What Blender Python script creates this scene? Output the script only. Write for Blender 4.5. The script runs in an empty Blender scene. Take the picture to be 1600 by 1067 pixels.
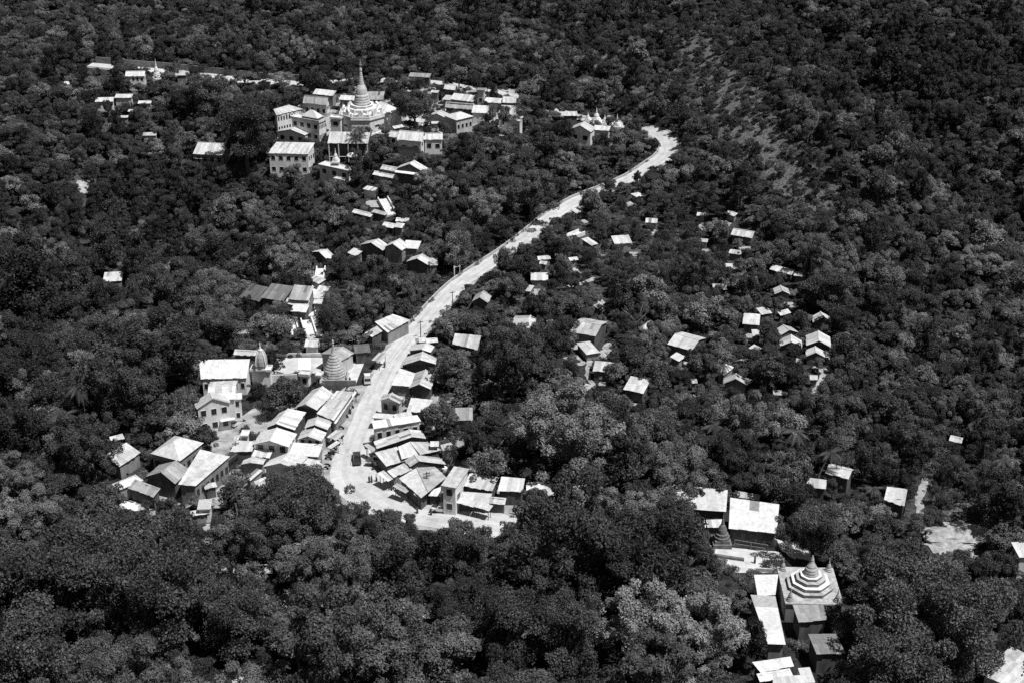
import bpy, math, random
import numpy as np
from mathutils import Vector

# ------------------------------------------------------------------ camera, light, exposure
scene = bpy.context.scene
COL = scene.collection
HCAM, PITCH, FOCAL = 165.0, math.radians(26.0), 50.0
cam_d = bpy.data.cameras.new('camera'); cam_d.lens = FOCAL; cam_d.sensor_width = 36.0
cam_d.clip_start = 1.0; cam_d.clip_end = 20000.0
cam = bpy.data.objects.new('camera', cam_d); COL.objects.link(cam)
cam.location = (0, 0, HCAM); cam.rotation_euler = (math.pi/2 - PITCH, 0, 0)
scene.camera = cam

SUN_DIR = Vector((0.35, -0.20, 0.92)).normalized()          # towards the sun: high, behind the village and to the right
SUN_EL = math.asin(SUN_DIR.z); SUN_AZ = math.atan2(SUN_DIR.x, SUN_DIR.y)
world = bpy.data.worlds.new('World'); scene.world = world; world.use_nodes = True
wn = world.node_tree.nodes; wl = world.node_tree.links; wn.clear()
sky = wn.new('ShaderNodeTexSky'); sky.sky_type = 'NISHITA'; sky.sun_disc = False
sky.sun_elevation = SUN_EL; sky.sun_rotation = SUN_AZ
bw = wn.new('ShaderNodeRGBToBW'); bg = wn.new('ShaderNodeBackground'); wo = wn.new('ShaderNodeOutputWorld')
bg.inputs['Strength'].default_value = 0.05
wl.new(sky.outputs[0], bw.inputs[0]); wl.new(bw.outputs[0], bg.inputs['Color']); wl.new(bg.outputs[0], wo.inputs['Surface'])
sun_d = bpy.data.lights.new('sun', 'SUN'); sun_d.energy = 4.8; sun_d.angle = math.radians(0.5); sun_d.color = (1, 1, 1)
sun = bpy.data.objects.new('sun', sun_d); COL.objects.link(sun)
sun.rotation_euler = SUN_DIR.to_track_quat('Z', 'Y').to_euler()
scene.view_settings.view_transform = 'Standard'; scene.view_settings.look = 'None'
scene.view_settings.exposure = 0.18; scene.view_settings.gamma = 1.0
scene.view_settings.use_curve_mapping = False
cy = scene.cycles
cy.max_bounces = 4; cy.diffuse_bounces = 3; cy.glossy_bounces = 1; cy.transmission_bounces = 2
cy.use_denoising = False
try: cy.use_adaptive_sampling = True; cy.adaptive_threshold = 0.02
except Exception: pass

random.seed(7); rng = np.random.default_rng(7)
FPX = 1600*FOCAL/36.0
SP, CP = math.sin(PITCH), math.cos(PITCH)

# ------------------------------------------------------------------ terrain
def flat(px, py):
    a = (px-800)/FPX; b = (533.5-py)/FPX
    dy = CP + b*SP; dz = -SP + b*CP
    t = -HCAM/dz
    return a*t, dy*t
RIDGE_A, RIDGE_B = flat(1075, 40), flat(1300, 330)
GUL = [(flat(215, 300), -16, 38, 55), (flat(400, 330), -11, 26, 30), (flat(110, 420), -6, 50, 50), (flat(1480, 120), -12, 60, 80)]
def zf(x, y):
    x = np.asarray(x, float); y = np.asarray(y, float)
    t = np.clip((y-385)/120, 0, 1); z = 8.0*t*t*(3-2*t)
    s = np.clip(y-640, 0, 700); z = z + 0.13*s*s/(s+60)
    z = z + 0.10*np.clip(x-115, 0, 500)**2/(np.clip(x-115, 0, 500)+30)
    z = z + 0.07*np.clip(-x-150, 0, 500)**2/(np.clip(-x-150, 0, 500)+40)
    ax, ay = RIDGE_A; bx, by = RIDGE_B
    q = np.clip(((x-ax)*(bx-ax)+(y-ay)*(by-ay))/((bx-ax)**2+(by-ay)**2), 0, 1)
    d2 = (x-ax-q*(bx-ax))**2+(y-ay-q*(by-ay))**2
    z = z + 24*np.exp(-d2/(2*24.0**2))
    ex, ey = x-ax-46-q*(bx-ax+6), y-ay-q*(by-ay)                     # the gully under the spur
    z = z - 15*np.exp(-(ex**2+ey**2)/(2*18.0**2))
    for (gx, gy), am, sx, sy in GUL:
        z = z + am*np.exp(-(x-gx)**2/(2*sx*sx)-(y-gy)**2/(2*sy*sy))
    return z + 0.8*np.sin(x/17+1.3)*np.cos(y/21) + 0.5*np.sin(x/9.5+y/13)
def zz(x, y): return float(zf(x, y))
def at(px, py, h=0.0):
    """the point h metres above the ground seen at that place of the photograph"""
    a = (px-800)/FPX; b = (533.5-py)/FPX
    dx, dy, dz = a, CP+b*SP, -SP+b*CP
    lo, hi, n = 60.0, 2500.0, 400
    ts = np.linspace(lo, hi, 1400)
    f = HCAM+dz*ts-(zf(dx*ts, dy*ts)+h)
    k = int(np.argmax(f < 0))
    a0, a1 = ts[k-1], ts[k]
    for _ in range(40):
        m = .5*(a0+a1)
        if HCAM+dz*m-(zz(dx*m, dy*m)+h) > 0: a0 = m
        else: a1 = m
    return Vector((dx*a1, dy*a1, HCAM+dz*a1))
def proj(x, y, z):
    zc = y*CP-(z-HCAM)*SP
    return 800+FPX*x/zc, 533.5-FPX*(y*SP+(z-HCAM)*CP)/zc, zc

CROPS = dict(A=(0,60,3.9525), B=(280,80,3.9525), C=(660,80,3.8095), D=(340,280,3.9525), E=(280,500,3.9525), F=(130,560,3.9525),
 G=(480,600,3.9525), H=(680,300,3.9525), I=(980,300,3.9525), J=(680,470,3.9525), K=(980,500,3.9525), L=(960,700,3.9525),
 M=(1100,800,3.9975), N=(1200,650,3.9525), O=(300,800,3.2), P=(0,760,3.475), Q=(400,90,6.6667), R=(440,200,6.6667),
 S=(620,120,6.6667), T=(540,500,9.7), U=(440,500,8.8889), V=(550,620,8.8889), W=(550,700,5.3333), X=(340,600,6.668), Z=(0,0,1.0))
def cp(c, p):
    ox, oy, s = CROPS[c]; return ox+p[0]/s, oy+p[1]/s

# ------------------------------------------------------------------ materials (all procedural, a black and white place)
def mat(name, rough=.85, spec=.2):
    m = bpy.data.materials.new(name); m.use_nodes = True
    nt = m.node_tree; b = nt.nodes['Principled BSDF']
    b.inputs['Roughness'].default_value = rough; b.inputs['Specular IOR Level'].default_value = spec
    return m, nt, b
def mth(nt, op, a, b=None, clamp=False):
    n = nt.nodes.new('ShaderNodeMath'); n.operation = op; n.use_clamp = clamp
    for i, v in enumerate((a, b)):
        if v is None: continue
        if isinstance(v, (int, float)): n.inputs[i].default_value = v
        else: nt.links.new(v, n.inputs[i])
    return n.outputs[0]
def noise(nt, scale, detail=4, coord='Object', stretch=None, rough=.6):
    tc = nt.nodes.new('ShaderNodeTexCoord'); n = nt.nodes.new('ShaderNodeTexNoise')
    n.inputs['Scale'].default_value = scale; n.inputs['Detail'].default_value = detail; n.inputs['Roughness'].default_value = rough
    src = tc.outputs[coord]
    if stretch:
        mp = nt.nodes.new('ShaderNodeMapping'); mp.inputs['Scale'].default_value = stretch
        nt.links.new(src, mp.inputs['Vector']); src = mp.outputs[0]
    nt.links.new(src, n.inputs['Vector'])
    return n.outputs['Fac']
def ramp(nt, fac, stops):
    r = nt.nodes.new('ShaderNodeValToRGB'); e = r.color_ramp.elements
    while len(e) < len(stops): e.new(.5)
    for el, (p, v) in zip(e, stops): el.position = p; el.color = (v, v, v, 1)
    nt.links.new(fac, r.inputs['Fac']); return r.outputs['Color']
def bump(nt, b, fac, dist, strength=.6):
    n = nt.nodes.new('ShaderNodeBump'); n.inputs['Distance'].default_value = dist; n.inputs['Strength'].default_value = strength
    nt.links.new(fac, n.inputs['Height']); nt.links.new(n.outputs[0], b.inputs['Normal'])
def simple(name, lo, hi, scale=1.5, rough=.85, spec=.2, stretch=None, bmp=0):
    m, nt, b = mat(name, rough, spec)
    f = noise(nt, scale, 5, stretch=stretch)
    nt.links.new(ramp(nt, f, [(.3, lo), (.7, hi)]), b.inputs['Base Color'])
    if bmp: bump(nt, b, f, bmp)
    return m
def attr(nt, name):
    n = nt.nodes.new('ShaderNodeAttribute'); n.attribute_name = name; return n.outputs['Fac']

def leaf_mat(name, stops):
    m, nt, b = mat(name, .55, .25)
    oi = nt.nodes.new('ShaderNodeObjectInfo')
    t = ramp(nt, oi.outputs['Random'], stops)
    bwn = nt.nodes.new('ShaderNodeRGBToBW'); nt.links.new(t, bwn.inputs[0])
    c = mth(nt, 'MULTIPLY', bwn.outputs[0], attr(nt, 'tone'))
    nt.links.new(c, b.inputs['Base Color'])
    tr = nt.nodes.new('ShaderNodeBsdfTranslucent'); nt.links.new(c, tr.inputs['Color'])
    mx = nt.nodes.new('ShaderNodeMixShader'); mx.inputs[0].default_value = .2
    out = nt.nodes['Material Output']
    nt.links.new(b.outputs[0], mx.inputs[1]); nt.links.new(tr.outputs[0], mx.inputs[2]); nt.links.new(mx.outputs[0], out.inputs['Surface'])
    return m
LEAF = leaf_mat('tree_leaves', [(0, .027), (.3, .06), (.6, .102), (.85, .15), (1, .21)])
BUSHLEAF = leaf_mat('bush_leaves', [(0, .035), (.5, .08), (1, .17)])
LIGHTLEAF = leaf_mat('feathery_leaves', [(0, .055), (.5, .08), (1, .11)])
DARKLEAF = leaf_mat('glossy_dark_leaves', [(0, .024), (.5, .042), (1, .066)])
PALMLEAF = leaf_mat('palm_leaves', [(0, .045), (1, .085)])
BARK = simple('bark', .05, .14, 3, stretch=(1, 1, .2), bmp=.05)
PALEBARK = simple('pale_bark', .14, .3, 3, stretch=(1, 1, .2), bmp=.05)

def tin_mat():
    m, nt, b = mat('corrugated_tin', .5, .35)
    tone = attr(nt, 'tone')
    st = noise(nt, 1.3, 6, stretch=(1, 1, .35), rough=.7); sp = noise(nt, .35, 3)
    k = mth(nt, 'MULTIPLY', ramp(nt, st, [(.3, .66), (.6, 1.0)]), ramp(nt, sp, [(.3, .8), (.6, 1.0)]))
    nt.links.new(mth(nt, 'MULTIPLY', tone, k), b.inputs['Base Color'])
    fine = noise(nt, 9, 2)
    bump(nt, b, fine, .03, .4)
    return m
TIN = tin_mat()
def wall_mat(name, lo, hi):
    m, nt, b = mat(name, .9, .1)
    f = noise(nt, .8, 6, stretch=(1, 1, .4))
    g = noise(nt, 5, 3, stretch=(1, 1, .08))
    c = mth(nt, 'MULTIPLY', ramp(nt, f, [(.3, lo), (.65, hi)]), ramp(nt, g, [(.35, .8), (.6, 1)]))
    nt.links.new(c, b.inputs['Base Color']); bump(nt, b, g, .02, .5)
    return m
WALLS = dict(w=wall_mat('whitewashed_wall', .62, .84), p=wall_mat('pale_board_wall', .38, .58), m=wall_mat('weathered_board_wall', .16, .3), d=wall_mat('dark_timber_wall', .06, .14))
STUCCO = simple('pagoda_stucco', .5, .8, 1.1, stretch=(1, 1, .35), bmp=.02)
PALEST = simple('weathered_whitewash', .34, .62, 1.2, stretch=(1, 1, .4), bmp=.02)
GREYST = simple('grey_stucco', .22, .5, 1.2, stretch=(1, 1, .4), bmp=.02)
CONC = simple('old_concrete', .28, .45, 1.2, bmp=.02)
PALECONC = simple('pale_concrete', .5, .66, .7, bmp=.02)
DARKCONC = simple('stained_concrete', .08, .2, 1.0, bmp=.02)
PANE, _, _b = mat('window_dark', .3, .5); _b.inputs['Base Color'].default_value = (.02, .02, .02, 1)
TRIM = simple('painted_trim', .55, .75, 2)
WOOD = simple('dark_wood', .05, .12, 4)
METAL = simple('dull_metal', .12, .22, 4, rough=.5, spec=.4)
BLACK = simple('black_rubber', .015, .03, 4)
CARW = simple('white_car_paint', .6, .72, 1, rough=.3, spec=.5)
CARD = simple('dark_car_paint', .03, .06, 1, rough=.3, spec=.5)
SKIN = simple('skin', .2, .26, 6); HAIRM = simple('hair', .01, .02, 8); CLOTHL = simple('light_cloth', .5, .65, 6); CLOTHD = simple('dark_cloth', .04, .09, 6)
def road_mat():
    m, nt, b = mat('dusty_concrete_road', .9, .1)
    f = noise(nt, .22, 7, rough=.7); g = noise(nt, 1.6, 5, rough=.7)
    c = mth(nt, 'MULTIPLY', ramp(nt, f, [(.32, .40), (.62, .54)]), ramp(nt, g, [(.3, .84), (.55, 1.03)]))
    nt.links.new(mth(nt, 'MULTIPLY', c, attr(nt, 'tone')), b.inputs['Base Color']); bump(nt, b, g, .03); return m
ROADM = road_mat()
PAVE = simple('pale_paving', .36, .6, .4, bmp=.02); WHITEPAVE = simple('white_paving', .66, .76, .5)
DIRT = simple('bare_dirt', .16, .42, .35, bmp=.06); SAND = simple('pale_rock', .16, .46, .8, bmp=.4)
def ground_mat():
    m, nt, b = mat('hill_ground', .95, .05)
    f = noise(nt, .35, 8, rough=.7); g = noise(nt, 2.2, 6, rough=.7)
    base = mth(nt, 'MULTIPLY', ramp(nt, f, [(.35, .02), (.65, .06)]), ramp(nt, g, [(.3, .4), (.7, 1.5)]))
    dry = mth(nt, 'MULTIPLY', attr(nt, 'dry'), ramp(nt, g, [(.40, .0), (.62, .19)]))
    nt.links.new(mth(nt, 'ADD', base, dry), b.inputs['Base Color']); bump(nt, b, g, .4, 1)
    return m
GROUND = ground_mat()

# ------------------------------------------------------------------ mesh helpers
class MB:
    def __init__(s): s.v = []; s.f = []; s.t = []
    def face(s, pts, tone=1.0):
        k = len(s.v); s.v += [tuple(p) for p in pts]; s.f.append(tuple(range(k, k+len(pts)))); s.t.append(tone)
    def hexa(s, p, tone=1.0):
        """eight corners: bottom four counter-clockwise, then top four"""
        k = len(s.v); s.v += [tuple(q) for q in p]
        for q in ((3,2,1,0), (4,5,6,7), (0,1,5,4), (1,2,6,5), (2,3,7,6), (3,0,4,7)):
            s.f.append(tuple(k+i for i in q)); s.t.append(tone)
    def box(s, x0, x1, y0, y1, z0, z1, tone=1.0):
        s.hexa([(x0,y0,z0),(x1,y0,z0),(x1,y1,z0),(x0,y1,z0),(x0,y0,z1),(x1,y0,z1),(x1,y1,z1),(x0,y1,z1)], tone)
    def tube(s, a, b, ra, rb=None, n=7, tone=1.0, cap=True):
        rb = ra if rb is None else rb
        a, b = Vector(a), Vector(b); d = (b-a).normalized()
        u = d.orthogonal().normalized(); w = d.cross(u); k = len(s.v)
        for c, r in ((a, ra), (b, rb)):
            for i in range(n):
                t = 2*math.pi*i/n; s.v.append(tuple(c+u*(r*math.cos(t))+w*(r*math.sin(t))))
        for i in range(n):
            j = (i+1) % n; s.f.append((k+i, k+j, k+n+j, k+n+i)); s.t.append(tone)
        if cap:
            s.f.append(tuple(k+n-1-i for i in range(n))); s.f.append(tuple(k+n+i for i in range(n))); s.t += [tone, tone]
    def lathe(s, prof, n=24, c=(0,0), rot=0.0, tone=1.0):
        """prof: list of (radius, z) from the bottom up"""
        k = len(s.v)
        for r, z in prof:
            for i in range(n):
                t = 2*math.pi*i/n+rot; s.v.append((c[0]+r*math.cos(t), c[1]+r*math.sin(t), z))
        for a in range(len(prof)-1):
            for i in range(n):
                j = (i+1) % n
                s.f.append((k+a*n+i, k+a*n+j, k+(a+1)*n+j, k+(a+1)*n+i)); s.t.append(tone)
        s.f.append(tuple(k+n-1-i for i in range(n))); s.t.append(tone)
        q = k+(len(prof)-1)*n; s.f.append(tuple(q+i for i in range(n))); s.t.append(tone)
    def mesh(s, name, m, smooth=False):
        me = bpy.data.meshes.new(name); me.from_pydata(s.v, [], s.f)
        me.materials.append(m)
        a = me.attributes.new('tone', 'FLOAT', 'FACE'); a.data.foreach_set('value', np.array(s.t, dtype=np.float32))
        if smooth: me.polygons.foreach_set('use_smooth', [True]*len(me.polygons))
        me.update(); return me
    def build(s, name, m, parent=None, smooth=False):
        o = bpy.data.objects.new(name, s.mesh(name, m, smooth)); COL.objects.link(o)
        if parent: o.parent = parent
        return o
def tag(o, label=None, cat=None, group=None, kind=None):
    if label: o['label'] = label
    if cat: o['category'] = cat
    if group: o['group'] = group
    if kind: o['kind'] = kind
    return o
def thing(name, label, cat, loc, rz=0.0, group=None, scale=1.0):
    o = bpy.data.objects.new(name, None); COL.objects.link(o); o.empty_display_size = .5
    o.location = loc; o.rotation_euler = (0, 0, rz); o.scale = (scale,)*3
    return tag(o, label, cat, group)
def child(name, me, parent, loc=(0,0,0), rz=0.0):
    o = bpy.data.objects.new(name, me); COL.objects.link(o); o.parent = parent; o.location = loc; o.rotation_euler = (0, 0, rz); return o

# ------------------------------------------------------------------ ground sheet
def axis(lo, hi, step, far):
    a = list(np.arange(lo, hi+.1, step)); k = step
    l, h = lo, hi
    left, right = [], []
    while l > -far or h < far:
        k *= 1.3; l -= k; h += k; left.insert(0, l); right.append(h)
    return np.array(left+a+right)
gx = axis(-340, 340, 4, 7000); gy = axis(100, 940, 4, 7000)
XX, YY = np.meshgrid(gx, gy); ZZ = zf(XX, YY)
nx, ny = len(gx), len(gy)
me = bpy.data.meshes.new('ground')
me.from_pydata(np.stack([XX.ravel(), YY.ravel(), ZZ.ravel()], 1).tolist(), [],
               [(j*nx+i, j*nx+i+1, (j+1)*nx+i+1, (j+1)*nx+i) for j in range(ny-1) for i in range(nx-1)])
def dryness(x, y):
    """the sparse, dry spots: the spur on the right and the slope left of the stairs"""
    d = np.zeros_like(np.asarray(x, float))
    for px, py, sx, sy, am in ((1150, 165, 22, 22, .5), (1095, 70, 30, 30, .5), (1110, 120, 40, 50, .9), (1170, 190, 40, 50, .9), (1235, 280, 40, 35, .8), (1285, 330, 30, 25, .6), (1200, 235, 25, 25, .5), (215, 390, 50, 45, .55), (1500, 800, 50, 35, .8), (1590, 640, 40, 30, .4), (130, 290, 30, 30, .4), (1000, 400, 90, 60, .5)):
        u, v, _ = proj(x, y, zf(x, y)); d = d+am*np.exp(-((u-px)/sx)**2/2-((v-py)/sy)**2/2)
    return np.clip(d, 0, 1)
vis = (YY > 100) & (YY < 1000)
dv = np.where(vis, dryness(XX, np.maximum(YY, 100)), 0).ravel().astype(np.float32)
aa = me.attributes.new('dry', 'FLOAT', 'POINT'); aa.data.foreach_set('value', dv)
me.polygons.foreach_set('use_smooth', [True]*len(me.polygons)); me.materials.append(GROUND)
ground = bpy.data.objects.new('ground', me); COL.objects.link(ground); tag(ground, kind='structure')

BLOCK = []       # (cx, cy, ux, uy, half width, half depth): where no tree may root
CLEARPT = []     # (x, y, z, id): points of things the photograph shows free of leaves
ALLOW = {}       # id -> share of its points that leaves may cover
def clear_pts(pts, key, allow):
    for p in pts: CLEARPT.append((p[0], p[1], p[2], key))
    ALLOW[key] = allow

# ------------------------------------------------------------------ road, paths, yards: sheets laid over the ground
def smooth_line(pts, step=2.0):
    P = [np.array(p[:2], float) for p in pts]; W = [p[2] for p in pts]; out = []
    for i in range(len(P)-1):
        p0 = P[max(i-1, 0)]; p1 = P[i]; p2 = P[i+1]; p3 = P[min(i+2, len(P)-1)]
        n = max(2, int(np.linalg.norm(p2-p1)/step))
        for k in range(n):
            t = k/n
            q = .5*((2*p1)+(-p0+p2)*t+(2*p0-5*p1+4*p2-p3)*t*t+(-p0+3*p1-3*p2+p3)*t**3)
            out.append((q[0], q[1], W[i]*(1-t)+W[i+1]*t))
    out.append((P[-1][0], P[-1][1], W[-1])); return out
def frames(line):
    fr = []
    for i, (x, y, w) in enumerate(line):
        a = line[max(i-1, 0)]; b = line[min(i+1, len(line)-1)]
        d = np.array([b[0]-a[0], b[1]-a[1]]); d = d/(np.linalg.norm(d)+1e-9)
        fr.append((x, y, w, d[0], d[1]))
    return fr
def ribbon(name, line, m, lift, extra=0.0, jag=0.0, cols=6, tracks=False):
    b = MB(); rows = []
    for x, y, w, dx, dy in frames(line):
        hw = w/2+extra; row = []
        jl, jr = random.uniform(-jag, jag), random.uniform(-jag, jag)
        for c in range(cols+1):
            s = -1+2*c/cols; o = s*(hw+(jl if s < 0 else jr)*(abs(s) > .9))
            px, py = x+dy*o, y-dx*o; row.append((px, py, zz(px, py)+lift))
        rows.append(row)
    for r0, r1 in zip(rows, rows[1:]):
        for c in range(cols): b.face([r0[c], r0[c+1], r1[c+1], r1[c]], (.9 if tracks and c % (cols-1) and c in (2, cols-3) else 1.0)*(random.choice((1, 1, 1, .96, .9)) if tracks else 1))
    o = b.build(name, m, smooth=True); tag(o, kind='structure'); return o
ROAD_PX = [(800,826,8),(740,815,9),(690,806,10),(640,797,11),(600,785,12),(566,762,12),(550,735,10),(554,700,8.2),(567,665,6.6),(580,632,6),(593,603,6),(607,575,6),(628,542,6.2),(658,508,6.4),(692,470,6.2),(722,442,6),(762,414,6),(802,387,6),(836,361,6),(868,335,6),(905,313,6),(945,297,5.5),(985,279,5.5),(1018,259,7),(1039,244,7.6),(1045,230,8),(1034,214,6.5),(1012,203,5),(980,196,5),(930,190,5),(860,172,5),(790,148,5),(700,132,5),(600,126,5),(520,128,6),(470,131,7),(400,128,7),(330,121,7),(260,113,7),(190,107,7),(140,102,5)]
road_line = smooth_line([(*at(a, b)[:2], w*(.88 if b < 440 else .95)) for a, b, w in ROAD_PX])
ribbon('road_verge', road_line, DIRT, .10, 1.1, .5)
ribbon('road', road_line, ROADM, .16, 0, .3, 8, True)
RL = np.array([(x, y, w) for x, y, w in road_line])
for x, y, w, dx, dy in frames(road_line)[::2]:
    u, v, _ = proj(x, y, zz(x, y))
    hid = (895 < u < 1010 and 265 < v < 325) or (v < 200 and 480 < u < 1015)
    seg = 'road%d' % int(v//40) + ('h' if hid else '') + ('b' if v > 785 else '')
    clear_pts([(x+dy*o, y-dx*o, zz(x, y)) for o in (-w/2+.5, 0, w/2-.5)], seg, 1.0 if hid and v < 200 else .55 if v < 145 and u < 232 else .2 if v < 145 and u < 480 else .6 if hid else .2 if v > 775 else .12)

def patch(name, c, quad, m, lift=.12, n=10, jag=0.0, allow=.5, block=True):
    P = [at(*cp(c, q)) for q in quad]; b = MB(); g = []
    for j in range(n+1):
        row = []
        for i in range(n+1):
            s, t = i/n, j/n
            q = P[0]*(1-s)*(1-t)+P[1]*s*(1-t)+P[2]*s*t+P[3]*(1-s)*t
            edge = i in (0, n) or j in (0, n)
            x, y = q.x+(random.uniform(-jag, jag) if edge else 0), q.y+(random.uniform(-jag, jag) if edge else 0)
            row.append((x, y, zz(x, y)+lift))
        g.append(row)
    for j in range(n):
        for i in range(n): b.face([g[j][i], g[j][i+1], g[j+1][i+1], g[j+1][i]])
    o = b.build(name, m, smooth=True); tag(o, kind='structure')
    pts = [g[j][i] for j in range(1, n, 2) for i in range(1, n, 2)]
    if allow < 1: clear_pts(pts, 'patch%d' % len(ALLOW), allow)
    if block:
        cx = sum(p.x for p in P)/4; cy_ = sum(p.y for p in P)/4
        e = (P[1]-P[0]); L = math.hypot(e.x, e.y); ux, uy = e.x/L, e.y/L
        hd = .25*(abs((P[3]-P[0]).dot(Vector((-uy, ux, 0))))+abs((P[2]-P[1]).dot(Vector((-uy, ux, 0)))))
        hw = .25*(L+math.hypot(P[2].x-P[3].x, P[2].y-P[3].y))
        BLOCK.append((cx, cy_, ux, uy, hw*.9, hd*.9))
    return o
def path(pts, w, c='Z', m=None, name='footpath', lift=.14):
    line = smooth_line([(*at(*cp(c, p))[:2], w) for p in pts], 1.0)
    ribbon(name, line, m or DIRT, lift, 0, .25, 3)
    PATHS.append(np.array([(x, y, ww) for x, y, ww in line]))
    clear_pts([(x, y, zz(x, y)) for x, y, ww in line[::2]], 'path%d' % len(ALLOW), .35)
PATHS = []
# ------------------------------------------------------------------ yards, paths
patch('village_yard', 'Z', [(195,792),(540,792),(575,600),(400,640)], DIRT, .05, 16, 2, .5, False)
patch('village_yard', 'Z', [(575,765),(835,800),(760,660),(640,560)], DIRT, .05, 14, 2, 1, False)
patch('village_yard', 'Z', [(425,225),(830,215),(820,140),(470,140)], DIRT, .05, 16, 3, 1, False)
patch('village_yard', 'D', [(560,1000),(640,1000),(660,560),(590,560)], DIRT, .06, 12, .6, .5, False)
patch('temple_courtyard', 'E', [(570,335),(870,330),(905,235),(600,238)], PAVE, .14, 10, 0, .25)
patch('temple_terrace', 'E', [(735,312),(812,312),(814,240),(737,240)], WHITEPAVE, .26, 6, 0, .1)
patch('pagoda_terrace', 'U', [(545,890),(1030,900),(1150,600),(800,560)], PAVE, .2, 10, 0, .1)
patch('temple_courtyard', 'L', [(590,600),(1010,640),(1130,765),(690,770)], PAVE, .14, 10, 0, .2)
patch('rock_clearing', 'N', [(1060,900),(1290,880),(1240,690),(945,690)], SAND, .2, 12, 2, .25)
patch('bare_clearing', 'O', [(440,500),(510,500),(505,390),(440,395)], SAND, .14, 8, .8, .2)
patch('village_square', 'S', [(80,470),(350,545),(360,450),(100,420)], PAVE, .12, 8, .5, .2)
patch('village_square', 'W', [(1005,665),(1200,665),(1225,580),(1010,560)], PAVE, .14, 8, .5, .3)
patch('stone_terrace', 'R', [(870,838),(1035,838),(1010,765),(880,765)], CONC, .3, 6, 0, .2)
patch('bare_clearing', 'J', [(985,380),(1040,380),(1110,270),(1060,260)], SAND, .14, 8, .8, .35)
patch('bare_clearing', 'J', [(1055,330),(1110,330),(1110,290),(1060,285)], SAND, .14, 5, .5, .3)
patch('bare_clearing', 'H', [(990,760),(1015,760),(1050,690),(1010,650)], SAND, .14, 5, .5, .4)
patch('bare_clearing', 'D', [(180,800),(280,800),(310,762),(210,765)], SAND, .14, 5, .6, .3)
patch('bare_clearing', 'D', [(100,965),(200,965),(210,935),(110,940)], SAND, .14, 5, .6, .4)
patch('bare_clearing', 'P', [(1130,1065),(1390,1065),(1390,985),(1180,1000)], SAND, .14, 7, .8, .5)
patch('bare_clearing', 'F', [(235,935),(335,935),(330,890),(235,885)], WHITEPAVE, .14, 6, .5, .2)
patch('grassy_slope', 'A', [(480,960),(560,960),(560,880),(480,880)], SAND, .12, 5, .7, .5)
patch('bare_clearing', 'Z', [(1445,1010),(1500,1025),(1560,985),(1500,960)], SAND, .14, 6, .8, .6)
patch('bare_clearing', 'L', [(990,560),(1080,680),(1230,700),(1200,600)], PAVE, .13, 6, .6, .6)
path([(555,505),(520,560),(440,625),(340,675),(312,730),(290,805)], 1.6, 'E')
path([(755,660),(800,600),(900,570),(990,535)], 1.8, 'H')
path([(965,385),(960,440),(930,520),(940,580),(915,640)], 1.6, 'N')
path([(1230,230),(1235,290),(1200,360),(1160,440)], 1.3, 'K')
path([(350,680),(310,800),(260,870)], 1.3, 'E')
path([(960,360),(940,460),(1000,560),(1010,640)], 1.2, 'J')

# ------------------------------------------------------------------ houses
SHEET = {}
def sheet_roof(b, p00, p10, p11, p01, tone, wid=1.0, var=.12, thick=.05, rust=.06):
    """corrugated sheets laid in strips over the slope p00-p10 (eave) to p01-p11 (ridge)"""
    p00, p10, p11, p01 = map(Vector, (p00, p10, p11, p01))
    L = (p10-p00).length; D = (p01-p00).length
    n = max(1, int(round(L/wid))); m = max(1, int(round(D/3.2)))
    nor = (p10-p00).cross(p01-p00).normalized()
    if nor.z < 0: nor = -nor
    for i in range(n):
        s0, s1 = i/n, (i+1)/n; jit = random.uniform(-.10, .10)/max(D, 1)
        for j in range(m):
            t0 = j/m-(.02 if j else -jit); t1 = (j+1)/m
            q = lambda s, t: (p00*(1-s)+p10*s)*(1-t)+(p01*(1-s)+p11*s)*t
            lift = nor*(random.uniform(0, .03)+(.02 if i % 2 else 0)+.025*(m-1-j)*0)
            dn = nor*thick
            tn = tone*random.uniform(1-var, 1+var*.35)
            r = random.random()
            if r < rust: tn *= random.uniform(.6, .88)
            elif r > .994: tn *= .35
            tn = min(tn*(.86 if i % 2 else .96), .72)
            c = [q(s0, t0)+lift, q(s1, t0)+lift, q(s1, t1)+lift+nor*.015, q(s0, t1)+lift+nor*.015]
            b.hexa([v-dn for v in c]+c, tn)
WINMESH = {}
def window(parent, x, y, z, w, h, ang, trim=None):
    """a thinly framed dark opening set into the wall; ang: direction the wall faces, 0 to the front"""
    trim = trim or TRIM; key = (round(w, 1), round(h, 1), trim.name)
    if key not in WINMESH:
        f = MB(); t = .06
        for a in ((-w/2-t, w/2+t, -h/2-t, -h/2), (-w/2-t, w/2+t, h/2, h/2+t), (-w/2-t, -w/2, -h/2, h/2), (w/2, w/2+t, -h/2, h/2)):
            f.box(a[0], a[1], -.06, .05, a[2], a[3])
        p = MB(); p.box(-w/2, w/2, -.03, .04, -h/2, h/2)
        WINMESH[key] = (f.mesh('window', trim), p.mesh('pane', PANE))
    f, p = WINMESH[key]
    o = child('window', f, parent, (x, y, z), ang); child('pane', p, o)
HID = [0]
GROUP = 'tin roofed buildings of the hill village'
CATS = dict(house='house', cottage='house', shop='shop', hut='hut', hall='hall', shed='shed', tower='tower', pavilion='pavilion', chapel='chapel', canopy='canopy', walkway='walkway', monastery='monastery')
POLY = {}
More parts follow.
